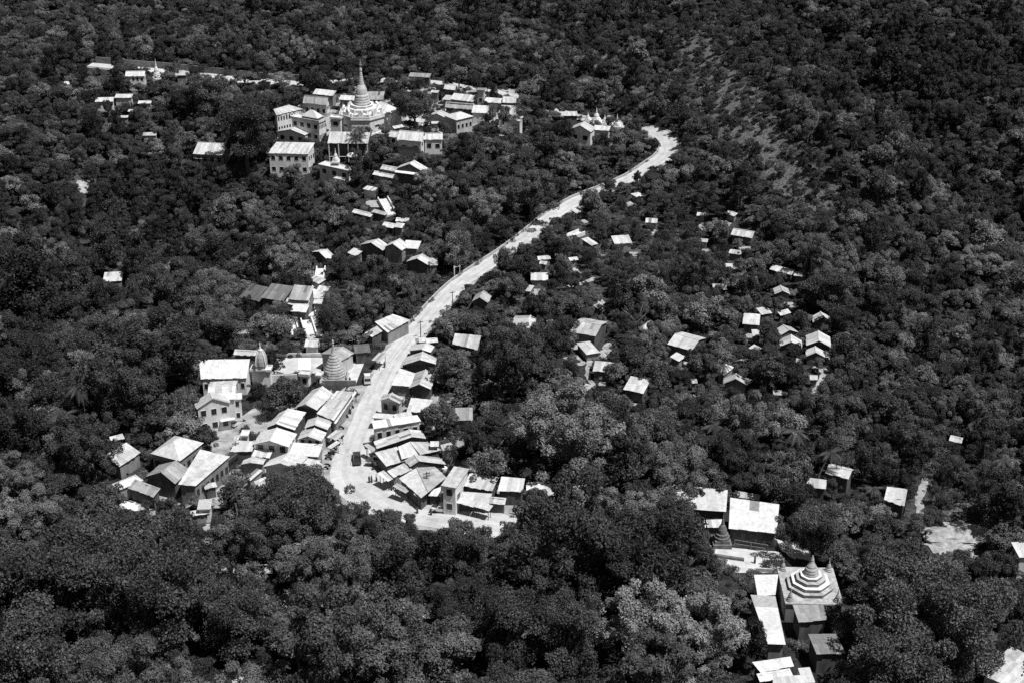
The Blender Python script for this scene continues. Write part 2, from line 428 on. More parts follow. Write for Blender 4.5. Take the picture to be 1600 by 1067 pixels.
def yard(ctr, u, v, X, Y):
    if random.random() < .25: return
    b = MB(); n = 5; s0 = random.uniform(-.6, .2)*X; w, dd = X*random.uniform(1.1, 1.7), random.uniform(2.5, 5); g = []
    for j in range(n+1):
        row = []
        for i in range(n+1):
            e = i in (0, n) or j in (0, n); p = ctr+u*(s0-w/2+w*i/n+(random.uniform(-.6, .6) if e else 0)+w*.4)-v*(Y+.2+dd*j/n+(random.uniform(-.5, .5) if j == n else 0)); row.append((p.x, p.y, zz(p.x, p.y)+.13))
        g.append(row)
    for j in range(n):
        for i in range(n): b.face([g[j+1][i], g[j+1][i+1], g[j][i+1], g[j][i]])
    tag(b.build('bare_clearing', SAND if random.random() < .5 else DIRT, smooth=True), kind='structure')
    clear_pts([g[j][i] for j in (1, 3, 4) for i in (1, 3, 4)], 'yard%d' % len(ALLOW), .55)
def H(kind, c, A, B, C, h, typ, rise, wall, tone, label, win='', over=.35, allow=.1, base=None, wallclear=.5, var=.24, rust=.08, parts=None, apex=.5, sheet=.85, group=None):
    if not isinstance(tone, tuple) and rust > .02: tone *= random.uniform(.78, 1.0)
    if label in POLY: return HP(kind, typ, c, POLY[label], h, rise, wall, tone, label, win, over, allow, wallclear, var, rust, sheet, group)
    wtrim = WOOD if wall in 'dm' else TRIM
    pa, pb = at(*cp(c, A), h), at(*cp(c, B), h)
    pc = at(*cp(c, C), h+(rise if typ in ('gx', 'shed') else 0))
    u = Vector((pb.x-pa.x, pb.y-pa.y, 0)); W = u.length; u.normalize(); v = Vector((-u.y, u.x, 0))
    D = max(1.6, abs((pc-pb).dot(v)))
    if typ == 'gx': D *= 2
    o = pa*.5+pb*.5; ctr = Vector((o.x, o.y, 0))+v*(D/2)
    z0 = zz(ctr.x, ctr.y); ez = max(1.8, (pa.z+pb.z)/2-z0)
    name = kind
    t = thing(name, label, CATS.get(kind.split('_')[-1], 'house'), (ctr.x, ctr.y, z0), math.atan2(u.y, u.x), group or GROUP)
    wx, wy = W/2-over, D/2-over; lo = -1.6; wm = WALLS[wall]
    apx = -wx+2*wx*apex
    # ---- walls
    b = MB()
    if typ == 'open':
        b.box(-wx, wx, wy-.2, wy, lo, ez); b.box(-wx, -wx+.2, 0, wy-.2, lo, ez); b.box(wx-.2, wx, 0, wy-.2, lo, ez)
        b.build('back_wall', wm, t)
        pb_ = MB(); pb_.box(-wx, wx, -wy, wy, lo, .5); pb_.build('floor_slab', CONC, t)
        n = max(2, int(W/3.5))
        for i in range(n+1):
            q = MB(); x = -wx+.15+(2*wx-.3)*i/n; q.box(x-.14, x+.14, -wy, -wy+.28, .5, ez); q.build('column', TRIM, t)
        q = MB(); q.box(-wx, wx, -wy+.05, -wy+.15, 1.45, 1.6); q.build('railing', TRIM, t)
    elif typ == 'canopy':
        for sx in (-1, 1):
            for sy in (-1, 1):
                q = MB(); q.tube((sx*(wx-.1), sy*(wy-.1), lo), (sx*(wx-.1), sy*(wy-.1), ez), .07); q.build('post', WOOD, t)
    else:
        e2 = ez-.03
        base4 = [(-wx,-wy,lo),(wx,-wy,lo),(wx,wy,lo),(-wx,wy,lo)]; top4 = [(-wx,-wy,e2),(wx,-wy,e2),(wx,wy,e2),(-wx,wy,e2)]
        k = rise*.93
        if typ == 'shed': top4[2] = (wx, wy, e2+k); top4[3] = (-wx, wy, e2+k)
        b.hexa(base4+top4)
        if typ == 'gy':
            for y, s in ((-wy, 1), (wy, -1)):
                f = [(-wx, y, e2), (wx, y, e2), (apx, y, e2+k)]; b.face(f if s > 0 else f[::-1])
        if typ == 'gx':
            for x, s in ((-wx, -1), (wx, 1)):
                f = [(x, -wy, e2), (x, wy, e2), (x, 0, e2+k)]; b.face(f if s > 0 else f[::-1])
        b.build('wall', wm, t)
    # ---- roof
    r = MB(); X, Y = W/2, D/2
    if typ == 'gy':
        ap = -X+2*X*apex; sl = over*rise/(X if apex == .5 else X)
        sheet_roof(r, (-X, Y, ez), (-X, -Y, ez), (ap, -Y, ez+rise), (ap, Y, ez+rise), tone*.96, sheet, var, rust=rust)
        sheet_roof(r, (X, -Y, ez), (X, Y, ez), (ap, Y, ez+rise), (ap, -Y, ez+rise), tone, sheet, var, rust=rust)
        r.box(ap-.16, ap+.16, -Y, Y, ez+rise+.02, ez+rise+.1, tone*.9)
    elif typ == 'gx':
        sheet_roof(r, (-X, -Y, ez), (X, -Y, ez), (X, 0, ez+rise), (-X, 0, ez+rise), tone, sheet, var, rust=rust)
        sheet_roof(r, (X, Y, ez), (-X, Y, ez), (-X, 0, ez+rise), (X, 0, ez+rise), tone, sheet, var, rust=rust)
        r.box(-X, X, -.16, .16, ez+rise+.02, ez+rise+.1, tone*.9)
    elif typ in ('shed', 'open', 'canopy'):
        sheet_roof(r, (-X, -Y, ez), (X, -Y, ez), (X, Y, ez+rise), (-X, Y, ez+rise), tone, sheet, var, rust=rust)
    elif typ == 'hip':
        m = min(X, Y)*.8; rx, ry = max(X-m, .05), max(Y-m, .05)
        if X >= Y: ry = .05
        else: rx = .05
        q = [(-X,-Y,ez),(X,-Y,ez),(X,Y,ez),(-X,Y,ez)]; p = [(-rx,-ry,ez+rise),(rx,-ry,ez+rise),(rx,ry,ez+rise),(-rx,ry,ez+rise)]
        for i in range(4):
            j = (i+1) % 4; sheet_roof(r, q[i], q[j], p[j], p[i], tone*(1 if i < 2 else .97), 30, var*.3, rust=0)
        r.box(-rx-.1, rx+.1, -ry-.1, ry+.1, ez+rise-.03, ez+rise+.07, tone*.9)
    elif typ == 'flat':
        r.box(-X, X, -Y, Y, ez, ez+.22, tone)
        if rise > 0:
            for a in ((-X, X, -Y, -Y+.2), (-X, X, Y-.2, Y), (-X, -X+.2, -Y+.2, Y-.2), (X-.2, X, -Y+.2, Y-.2)): r.box(*a, ez+.22, ez+.22+rise, min(.85, tone*1.05))
    r.build('roof', TIN, t)
    # ---- openings: 'f3x2' three in two rows on the front, 'r4' on the right, 'l', 'd' a door
    if h >= 2.6:
        for w in win.split():
            w, _, fr_ = w.partition('@'); fr_ = float(fr_ or .55)
            if w[0] == 'd':
                q = MB(); x = wx*.35; q.box(x-.5, x+.5, -wy-.05, -wy+.02, .05, 2.05); q.build('door', WOOD, t); continue
            nn = w[1:].split('x'); n = int(nn[0]); rows = int(nn[1]) if len(nn) > 1 else 1
            for j in range(rows):
                fh = ez/rows; zc = fh*j+fh*fr_
                for i in range(n):
                    s = (i+.5)/n*2-1
                    if w[0] == 'f': sp = 2*wx/n; window(t, s*wx, -wy, zc, min(1.7, sp*.5), min(1.6, fh*.48), 0, wtrim)
                    if w[0] == 'r': sp = 2*wy/n; window(t, wx, s*wy, zc, min(1.4, sp*.5), min(1.5, fh*.48), math.pi/2, wtrim)
                    if w[0] == 'l': sp = 2*wy/n; window(t, -wx, s*wy, zc, min(1.4, sp*.5), min(1.5, fh*.48), -math.pi/2, wtrim)
    BLOCK.append((ctr.x, ctr.y, u.x, u.y, W/2, D/2))
    key = 'h%d' % len(ALLOW); pts = []
    for i in range(5):
        for j in range(5):
            s, q = -1+.5*i, -1+.5*j; p = ctr+u*(s*X)+v*(q*Y); pts.append((p.x, p.y, z0+ez+(rise*.5 if typ != 'flat' else 0)))
    for f in (.5, 1) if wallclear > .6 else (1,):
      for i in range(5):
        p = ctr+u*((-1+.5*i)*X)-v*Y; pts.append((p.x, p.y, z0+ez*(1-wallclear*f)))
    clear_pts(pts, key, allow)
    if 'slope' in GROUP or 'western' in GROUP: yard(ctr, u, v, X, Y)
    return t, X, Y, ez, ctr, u, v

def on_plane(px, py, z):
    a = (px-800)/FPX; b = (533.5-py)/FPX; dz = -SP+b*CP; t = (z-HCAM)/dz
    return Vector((a*t, (CP+b*SP)*t, z))
def HP(kind, typ, c, P, h, rise, wall, tone, label, win, over, allow, wallclear, var, rust, sheet, group):
    """a house whose roof corners are surveyed one by one: four for a single slope, six for a gable"""
    g = len(P) == 6; px = [cp(c, p) for p in P]
    m = at(sum(p[0] for p in px)/len(px), sum(p[1] for p in px)/len(px), h+(rise*.4 if g else rise*.5)); z0 = zz(m.x, m.y)
    hs = [0, rise, 0, 0, rise, 0] if g else [0, 0, rise, rise]
    W = [on_plane(q[0], q[1], z0+h+k) for q, k in zip(px, hs)]
    ctr = sum(W, Vector())/len(W); org = Vector((ctr.x, ctr.y, z0)); L = [w-org for w in W]
    t = thing(kind, label, CATS.get(kind.split('_')[-1], 'house'), org, 0, group or GROUP)
    wm = WALLS[wall]; wtrim = WOOD if wall in 'dm' else TRIM
    E = [L[0], L[2], L[3], L[5]] if g else L
    n4 = []
    for i in range(4):
        p, a, b = E[i], E[i-1], E[(i+1) % 4]
        d = ((a-p).normalized()+(b-p).normalized()); d.z = 0; n4.append(p+d*min(over, (a-p).length*.2, (b-p).length*.2)+Vector((0, 0, -.1 if g else -.07)))
    if not g:
        pn = (L[2]-L[0]).cross(L[3]-L[1]); cc = sum(L, Vector())/4
        for q in n4: q.z = cc.z-(pn.x*(q.x-cc.x)+pn.y*(q.y-cc.y))/pn.z-.13
    r = MB(); lo = -1.6
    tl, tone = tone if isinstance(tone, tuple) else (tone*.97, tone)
    if g:
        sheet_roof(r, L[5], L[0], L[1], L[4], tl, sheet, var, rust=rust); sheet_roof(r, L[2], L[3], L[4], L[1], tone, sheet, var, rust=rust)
        r.tube(L[1]+Vector((0, 0, .04)), L[4]+Vector((0, 0, .04)), .14, n=6, tone=tone*.9)
    else: sheet_roof(r, L[0], L[1], L[2], L[3], tone, sheet, var, rust=rust)
    r.build('roof', TIN, t)
    if kind == 'canopy':
        for p in n4:
            q = MB(); q.tube((p.x, p.y, lo), (p.x, p.y, p.z), .07); q.build('post', WOOD, t)
    else:
        if typ == 'open':
            f0, f1 = n4[0], n4[1]; bk = (n4[3]-n4[0]); bk.z = 0; bk = bk.normalized()*2.6; nn = max(3, int((f1-f0).length/3.2))
            for i in range(nn+1):
                c0 = f0+(f1-f0)*(i/nn); q = MB(); q.box(c0.x-.15, c0.x+.15, c0.y-.15, c0.y+.15, lo, c0.z); q.build('column', TRIM, t)
            q = MB(); a0, a1 = f0+Vector((0, .25, 0)), f1+Vector((0, .25, 0)); q.tube((a0.x, a0.y, 1.5), (a1.x, a1.y, 1.5), .1); q.build('railing', TRIM, t)
            dz = (n4[3].z-n4[0].z)*2.6/max(3, (n4[3]-n4[0]).length)
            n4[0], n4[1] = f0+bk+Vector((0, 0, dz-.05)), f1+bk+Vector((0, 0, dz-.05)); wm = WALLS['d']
        b = MB(); b.hexa([Vector((p.x, p.y, lo)) for p in n4]+n4)
        if g:
            for i, j, k, s in ((0, 1, 1, 1), (3, 2, 4, -1)):
                ap = L[k]*.97+(L[1]+L[4])*.015-Vector((0, 0, .16)); f = [n4[i], n4[j], ap]; b.face(f if s > 0 else f[::-1])
        b.build('wall', wm, t)
    for w in win.split():
        w, _, fr_ = w.partition('@'); fr_ = float(fr_ or .55)
        if w[0] == 'd': continue
        nn = w[1:].split('x'); n = int(nn[0]); rows = int(nn[1]) if len(nn) > 1 else 1
        a, bb = {'f': (0, 1), 'r': (1, 2), 'l': (3, 0)}[w[0]]; e = n4[bb]-n4[a]; ln = math.hypot(e.x, e.y); ang = math.atan2(e.y, e.x)
        for j in range(rows):
            fh = h/rows; zc = fh*j+fh*fr_
            for i in range(n):
                q = n4[a]+e*((i+.5)/n); window(t, q.x, q.y, zc, min(1.7, ln/n*.5), min(1.6, fh*.48), ang, wtrim)
    u = E[1]-E[0]; u.z = 0; u.normalize(); v = Vector((-u.y, u.x, 0)); us = [p.dot(u) for p in E]; vs = [p.dot(v) for p in E]
    hw, hd = (max(us)-min(us))/2, (max(vs)-min(vs))/2; mc = org+u*((max(us)+min(us))/2)+v*((max(vs)+min(vs))/2)
    BLOCK.append((mc.x, mc.y, u.x, u.y, hw*.9, hd*.9))
    pts = [tuple(org+(E[0]*(1-s)*(1-q)+E[1]*s*(1-q)+E[2]*s*q+E[3]*(1-s)*q)+Vector((0, 0, rise*.4 if g else 0))) for s in (0, .25, .5, .75, 1) for q in (0, .25, .5, .75, 1)]
    pts += [tuple(org+E[0]*(1-s)+E[1]*s-Vector((0, 0, h*wallclear*f))) for f in ((.5, 1) if wallclear > .6 else (1,)) for s in (.1, .3, .5, .7, .9)]
    clear_pts(pts, 'h%d' % len(ALLOW), allow)
    return t, hw, hd, h, mc, u, v
def sub(t, name, m, fn):
    b = MB(); fn(b); return b.build(name, m, t)
# roofs surveyed corner by corner: gable = front left eave, front ridge, front right eave, back right eave, back ridge, back left eave
POLY.update({
'open sided prayer hall with white columns below the tall pagoda': [(478,162),(900,167),(925,48),(502,40)],
'long narrow white awning along the street side of the rust streaked shop': [(1207,400),(1232,412),(1450,84),(1430,66)],
'big white two storey monastery with large dark windows at the cliff edge': [(545,632),(797,638),(838,567),(600,562)],
'right half of the widest patched white roofs, over a dark board wall': [(947,802),(1242,736),(1040,625),(803,620)],
'large gabled shop nearest the ringed pagoda, its slopes unequally bright': [(803,248),(915,210),(1036,272),(1208,100),(1095,22),(985,62)],
'long flat roofed shop with rust streaks along the street': [(1030,305),(1213,378),(1420,80),(1240,68)],
'gabled shop with dark streaks on its bright right slope': [(495,456),(610,412),(802,478),(925,292),(735,255),(640,300)],
'white gabled house with three dark windows in its board front': [(370,628),(540,590),(742,656),(828,515),(620,452),(450,495)],
'wide lean-to on the left of the three windowed house': [(125,706),(358,702),(400,595),(200,585)],
'gabled shop with ridged grey slopes, upper of two behind the stalls': [(905,458),(1010,425),(1148,476),(1200,386),(1045,338),(940,370)],
'gabled shop with a boarded front, lower of two behind the stalls': [(828,578),(938,543),(1088,596),(1136,504),(1010,455),(880,482)],
'broad plain white roofed shop at the corner of the road': [(735,742),(1052,757),(1098,626),(790,606)],
'wide gabled shop half behind the treetops at the bend': [(478,858),(650,822),(832,884),(942,762),(740,712),(540,790)],
'crumpled small gabled shed left of the trees at the bend': [(245,836),(345,818),(472,834),(502,780),(370,752),(268,790)],
'big steep gabled shop with a plain dark front wall': [(835,694),(1130,602),(1368,668),(1378,575),(1170,478),(900,565)],
'plain white flat roofed shop with its end to the street': [(690,982),(985,1006),(1056,806),(820,730)],
'gabled shop with one grey and one bright slope beside the plain white roof': [(955,1032),(1120,972),(1288,1046),(1382,824),(1215,748),(1055,800)],
'wide shallow gabled shop below the uppermost shop': [(952,466),(1150,446),(1292,492),(1345,400),(1230,345),(1000,380)],
'small boarded house with one square window facing the road curve': [(378,54),(510,18),(662,92),(715,15),(560,-60),(430,-30)],
'white roofed shop touched by the round tree behind it': [(755,206),(1012,217),(1125,40),(820,10)],
'long white roofed building with a tall board wall and one window': [(300,444),(962,336),(905,250),(275,332)],
'first broken backed tin roof below the long board wall': [(345,718),(840,554),(1027,577),(975,466),(792,450),(305,615)],
'patched tin roof whose eave faces the umbrella tree': [(480,966),(742,882),(625,690),(315,770)],
'widest patched white roof in the middle of the right hand shops': [(690,862),(945,800),(800,620),(640,690)],
'dark walled house at the back with a small bright roof': [(1262,746),(1452,726),(1372,630),(1225,665)],
'bent roof shop with a ribbed left slope and bright right slope': [(810,968),(930,890),(1312,936),(1216,842),(862,800),(725,880)],
'white roof with one long dark gap above the corner stalls': [(345,243),(506,178),(430,124),(293,190)],
'great corner shop with a white front slope and grey rear slope': [(575,415),(636,366),(787,242),(692,153),(540,162),(392,250)],
'tall narrow white house with one dark front window': [(740,312),(868,331),(980,172),(850,150)],
'grey white upper roof right of the tall narrow house': [(922,312),(1168,360),(1225,240),(985,203)],
'bright lower roof right of the tall narrow house': [(876,424),(1142,468),(1168,378),(922,360)],
'streaked ribbed roof shop at the right end of the road shops': [(1212,357),(1422,364),(1442,252),(1245,235)],
'low white roofed shop left of the tall narrow house': [(636,392),(737,402),(742,320),(655,352)],
'tilted pale roofed house at the far left of the hamlet': [(225,668),(356,580),(265,518),(133,600)],
'dark gabled house with ribbed grey roof slopes in the western hamlet': [(383,730),(480,702),(566,773),(664,690),(575,630),(470,655)],
'very long white patched roof running back beside the parked bus': [(586,776),(692,788),(906,604),(722,560)],
'long bright white roofed hall with a row of windows at the temple': [(133,364),(417,357),(437,240),(122,245)],
'short bright upper roof of the covered temple walkway': [(335,522),(446,516),(464,388),(312,390)],
'long pale lower roof of the covered temple walkway': [(398,820),(510,824),(446,524),(290,514)],
'stained flat roofed porch in front of the eight sided pagoda': [(592,688),(770,672),(745,576),(553,576)],
'black fronted flat roofed block below the stained porch': [(703,885),(886,882),(822,758),(650,760)],
'grey white roof at the bottom edge left of the black block': [(355,1002),(562,960),(540,900),(300,935)],
'broad stained roof at the very bottom right of centre': [(430,1078),(640,1072),(600,1015),(430,1030)],
'big single sloped white roofed hall facing the lower temple court': [(706,494),(1002,528),(1018,346),(716,305)],
'long grey roofed hall reaching left into the great treetops': [(420,372),(690,392),(700,258),(350,222)],
'ribbed square roof house in trees beside the pale footpath': [(716,516),(842,557),(862,450),(735,434)],
'pale roofed shop lying along the left edge of the road': [(1050,948),(1190,870),(1082,835),(970,882)],
'long white two storey building with rows of small windows along its right side': [(213,604),(486,538),(342,495),(182,541)],
'pale gabled house among trees above the large dark grove': [(445,156),(545,150),(582,180),(652,124),(590,92),(495,94)],
'ribbed grey roofed hut alone in trees right of the road shops': [(105,266),(260,304),(284,216),(122,202)],
})
# -- upper left, along the hillside road
GROUP = 'buildings below the upper hillside road'
H('house','A',(772,234),(893,238),(905,204),6,'gx',1.5,'w',.8,'white two storey house with windows facing right below the upper left road','f4x2 r2x2')
H('house','A',(585,392),(700,395),(722,360),4,'shed',1.0,'w',.78,'low white house with flat tin roof among trees left of the stepped gully','f3')
H('house','A',(705,368),(812,370),(820,338),3.5,'shed',.6,'p',.75,'small bright roofed house directly below the white two storey roadside house')
H('shed','A',(850,404),(932,404),(950,383),3,'shed',.6,'w',.8,'tiny bright roofed shed at the right end of the upper left houses',allow=.2)
H('pavilion','A',(1088,230),(1152,232),(1156,205),3.2,'hip',1.2,'m',.7,'small hipped kiosk standing on the bright upper left road')
H('shed','A',(722,492),(790,492),(796,478),2.8,'shed',.4,'m',.7,'flat pale tin shed lost in trees below the upper left houses',allow=.3)
H('shed','A',(788,453),(848,455),(852,444),2.8,'shed',.4,'m',.7,'sliver of bright tin roof under the upper left house row',allow=.3)
H('hut','A',(385,290),(432,288),(440,262),3,'shed',.6,'m',.75,'hut with bright roof behind the round tree at far upper left',allow=.4)
H('hut','A',(880,605),(965,600),(950,572),2.6,'shed',.5,'p',.7,'half hidden pale hut alone in the trees below the upper left houses',allow=.5)
m1 = H('monastery','B',(85,640),(268,642),(250,540),6,'gx',2.6,'m',.74,'large steep grey tin roofed monastery hall at the left end of the upper village','f4')
H('shed','B',(85,668),(262,668),(258,650),4.2,'shed',.7,'m',.8,'long low tin lean-to in front of the steep grey monastery hall')
# -- upper village round the tall pagoda
GROUP = 'buildings round the tall white pagoda'
H('house','Q',(487,485),(737,489),(783,410),6,'gx',2.4,'w',.5,'grey roofed house with arched windows in its right gable behind the pagoda village','f4 r4x2')
H('monastery','Q',(212,606),(486,538),(345,494),7.5,'hip',1.4,'w',.66,'long white two storey building with rows of small windows along its right side','f9x2')
m2 = H('monastery','Q',(358,652),(655,674),(850,606),8,'flat',.7,'w',.82,'white balustraded two storey building with a hipped roof on its terrace','f4x2 r5x2')
H('house','Q',(765,652),(882,640),(890,600),8,'flat',.5,'w',.8,'narrow white block with two balconies squeezed against the pagoda platform','f1x2')
H('hall','Q',(212,792),(512,797),(545,745),4.6,'gy',1.6,'w',.85,'white gabled hall with bright roof and dark door below the long monastery','f3')
H('monastery','B',(555,636),(798,640),(838,568),8,'gx',2.6,'w',.85,'big white two storey monastery with large dark windows at the cliff edge','f5x2 r3x2',wallclear=.9)
H('pavilion','R',(478,160),(902,168),(925,45),6.5,'open',3.2,'p',.8,'open sided prayer hall with white columns below the tall pagoda',wallclear=.8,rust=.1)
m3 = H('hall','R',(1203,133),(1458,134),(1475,30),6.5,'gx',2.4,'w',.84,'white hall with bright roof and dark balcony right of the round tree','f2 r2x2',wallclear=.9)
H('house','R',(1115,98),(1203,98),(1212,30),6.2,'gx',1.6,'w',.82,'narrow white annex joined to the left side of the dark balconied hall','f1x2')
H('house','S',(280,660),(478,656),(472,592),5.5,'gx',1.8,'w',.84,'small white house with two dark windows right of the balconied hall','f2',wallclear=.9)
m4 = H('house','R',(1190,446),(1482,446),(1500,380),5.5,'gy',2.3,'d',.84,'dark gabled house with bright twin slopes below the balconied hall','',wallclear=.9)
H('house','R',(1025,442),(1195,447),(1225,386),4.6,'shed',1.0,'m',.82,'bright lean-to on the left flank of the dark gabled house')
H('shed','R',(945,508),(1215,518),(1200,462),3.2,'shed',.9,'m',.85,'long bright low shed at the foot of the dark gabled house')
H('chapel','R',(380,420),(700,434),(722,352),4.5,'flat',.3,'w',.82,'flat roofed white shrine building carrying a small bell pagoda','f3',wallclear=.9)
H('pavilion','R',(538,545),(650,547),(697,508),4,'flat',.2,'p',.72,'small white porch standing in front of the flat roofed shrine',allow=.2)
H('shed','R',(845,650),(972,652),(962,590),3,'shed',.4,'w',.84,'little white block house above the top of the village stairs',allow=.3)
H('hut','R',(730,905),(927,905),(940,862),2.8,'shed',.7,'d',.84,'bright tin shack beside the upper steps, left of its duller neighbour')
H('hut','R',(935,890),(1077,900),(1087,866),2.6,'shed',.5,'d',.55,'dull grey tin shack at the edge of the upper steps')
H('hut','R',(1038,1037),(1165,1037),(1178,982),3,'shed',.8,'m',.85,'white tin hut below the bend of the upper steps, left of a pair','f2')
H('hut','R',(1167,1042),(1257,1040),(1252,985),3,'shed',.7,'m',.83,'white tin hut below the bend of the upper steps, right of a pair')
H('hut','R',(1185,985),(1322,972),(1275,938),3,'shed',.7,'m',.78,'twisted pale tin roof just behind the pair of white tin huts')
H('house','S',(487,136),(607,136),(622,100),6,'gx',1.4,'d',.84,'topmost bright roofed house with a dark wall behind the upper village','')
H('hall','S',(553,247),(792,256),(802,182),4.5,'shed',1.4,'m',.85,'broad white patched roof below the topmost house of the upper village',rust=.1)
H('shed','S',(350,168),(430,168),(432,140),4,'shed',.5,'m',.8,'small bright roof at the tree edge left of the broad patched roof')
H('shed','S',(470,243),(553,245),(580,188),3.6,'shed',.8,'m',.8,'narrow stepped tin roof left of the broad patched roof')
H('tower','S',(828,152),(912,152),(918,128),8,'flat',.3,'p',.4,'square grey tower with a dark opening above the tin roofs','f1')
H('shed','S',(792,258),(895,262),(906,222),3.8,'shed',.7,'m',.84,'small bright roof under the square grey tower')
H('hall','S',(905,272),(1097,277),(1098,222),4,'shed',.8,'m',.82,'wide bright roof behind the palms right of the square tower')
H('house','S',(1100,275),(1242,275),(1266,210),4.8,'gx',1.2,'m',.66,'greyish ribbed roof house at the right end of the upper roofs')
H('hall','S',(500,334),(797,336),(802,272),5,'shed',1.8,'d',.5,'long dull grey roofed hall with a dark front in the upper village',rust=.02)
H('shed','S',(500,366),(782,368),(787,348),3,'shed',.5,'m',.74,'long narrow awning roof in front of the dull grey hall')
H('house','S',(778,382),(948,378),(962,290),4.5,'shed',1.6,'w',.85,'bright white roofed house between the grey hall and the palms')
H('house','S',(1050,392),(1215,398),(1232,292),4.5,'shed',1.6,'w',.84,'bright roofed house half hidden behind three palms',allow=.25)
H('house','S',(1165,445),(1285,468),(1296,402),6,'shed',1.2,'w',.8,'white walled house with a single dark window under the palms','f1',wallclear=.9,allow=.2)
H('house','S',(620,464),(802,408),(668,354),6,'hip',1.2,'p',.7,'long grey walled house with a pale hipped roof turned towards the palms','f4',wallclear=.8)
H('house','S',(328,412),(505,428),(560,388),5,'gy',1.2,'p',.76,'pale gabled house butting the left end of the hipped grey house')
H('shed','S',(358,492),(442,492),(446,474),3.4,'shed',.4,'w',.84,'little bright awning below the pale gabled house at the square')
H('shed','S',(-25,548),(78,522),(72,498),3.2,'shed',.5,'m',.84,'white tin roof edging the pale square on its left')
H('hall','Q',(1150,520),(1318,592),(1422,506),6,'hip',2.2,'w',.85,'large bright hipped roof directly behind the pagoda on its right')
H('hall','Q',(1140,442),(1322,444),(1347,356),4.5,'shed',1.2,'m',.4,'plain dull grey roof behind the pagoda spire',rust=.01)
H('house','Q',(862,442),(1052,452),(1060,402),4.5,'shed',1.0,'m',.84,'bright roof immediately left of the pagoda bell')
H('house','Q',(588,382),(802,404),(832,346),4.5,'shed',1.2,'m',.82,'bright roof peeping over the grey arched window house')
H('shed','B',(1415,160),(1546,163),(1546,136),3.5,'shed',.8,'d',.42,'lonely dull grey roof under trees behind the upper village')
# -- by the hairpin bend
GROUP = 'buildings beside the hairpin bend'
H('house','C',(843,386),(926,388),(926,362),4,'shed',.7,'d',.82,'small white roofed house in trees left of the bend shrines')
H('house','C',(872,470),(1004,484),(1015,452),5.5,'gy',2.0,'w',.85,'white gabled house with a balcony at the hairpin bend','f2',wallclear=.9)
H('shed','C',(1015,470),(1112,476),(1108,446),3.4,'shed',.6,'w',.84,'low white terrace roof between the bend house and its shrines')
H('shed','C',(1090,400),(1118,404),(1118,385),3.4,'shed',.5,'m',.7,'tiny pale roof just behind the bend shrines',allow=.3)
# -- along the long stairs
GROUP = 'houses beside the long village stairs'
H('house','D',(876,424),(1022,428),(1024,392),4.6,'gy',1.7,'d',.82,'dark gabled house with white roof edges left of its joined twin',wallclear=.9,parts=1)
H('house','D',(1024,432),(1140,434),(1162,396),4.6,'gy',1.7,'m',.82,'gabled house with a white awning joined right of the dark gabled house',wallclear=.9)
H('shed','D',(1142,432),(1238,428),(1205,380),3.8,'shed',.9,'m',.85,'bright flat lean-to at the right end of the joined gabled houses')
H('canopy','D',(1036,452),(1155,446),(1158,432),3.2,'canopy',.5,'m',.8,'narrow white canopy hung before the awning house on the stairs')
H('house','D',(1165,518),(1300,524),(1312,492),4,'gy',1.5,'d',.82,'low dark gabled house nearest the road on the stair slope',wallclear=.9)
H('shed','D',(1300,537),(1360,532),(1345,490),3,'shed',.6,'m',.82,'bright tin lean-to at the right side of the low dark gabled house')
H('hut','D',(800,466),(857,468),(862,424),3.6,'shed',.8,'m',.85,'narrow white hut left of the two joined gabled houses')
H('hut','D',(582,472),(674,476),(680,440),3.6,'gy',1.3,'d',.82,'small dark gabled hut alone among trees left of the stairs')
H('shed','D',(560,632),(626,637),(640,606),2.8,'shed',.5,'m',.8,'small white tin roof over the stairs below the dark gabled hut')
H('house','D',(438,748),(562,748),(582,672),5,'shed',2.0,'m',.6,'streaked grey ribbed roof house on the left of the long stairs',var=.4,rust=.15)
H('shed','D',(415,778),(555,780),(566,748),3.6,'shed',.9,'m',.84,'bright lean-to just below the streaked ribbed roof')
H('shed','D',(450,820),(546,820),(556,782),2.8,'shed',.8,'d',.85,'lowest white tin roof in the stack under the streaked ribbed roof')
H('house','D',(130,742),(258,744),(268,674),3.6,'shed',1.5,'d',.2,'dark rusty roof house at the left end of the stair row',rust=.2,var=.3)
H('house','D',(266,744),(406,744),(416,672),3.6,'shed',1.5,'d',.26,'dull rusty roof house between the darkest roof and the ribbed roof',rust=.2,var=.3)
H('hut','D',(580,736),(650,737),(656,676),3.2,'shed',1.0,'m',.84,'white roofed hut on the right of the stairs beside the palms')
H('shed','D',(588,770),(642,770),(648,746),2.8,'shed',.6,'m',.8,'small pale tin shed below the hut beside the palms')
H('pavilion','D',(535,1036),(620,1033),(614,990),3,'gx',.9,'p',.85,'small white roofed pavilion at the foot of the long stairs','')
H('shop','D',(1048,950),(1192,870),(1085,835),4,'hip',1.0,'m',.82,'pale roofed shop lying along the left edge of the road',wallclear=.8)
H('shed','D',(955,972),(1034,935),(1000,903),3.2,'shed',.6,'d',.8,'lean-to at the lower left end of the pale roadside shop')
H('hut','D',(370,890),(458,890),(462,870),2.6,'shed',.5,'m',.72,'pale tin hut under the bushy tree left of the stair foot',allow=.4)
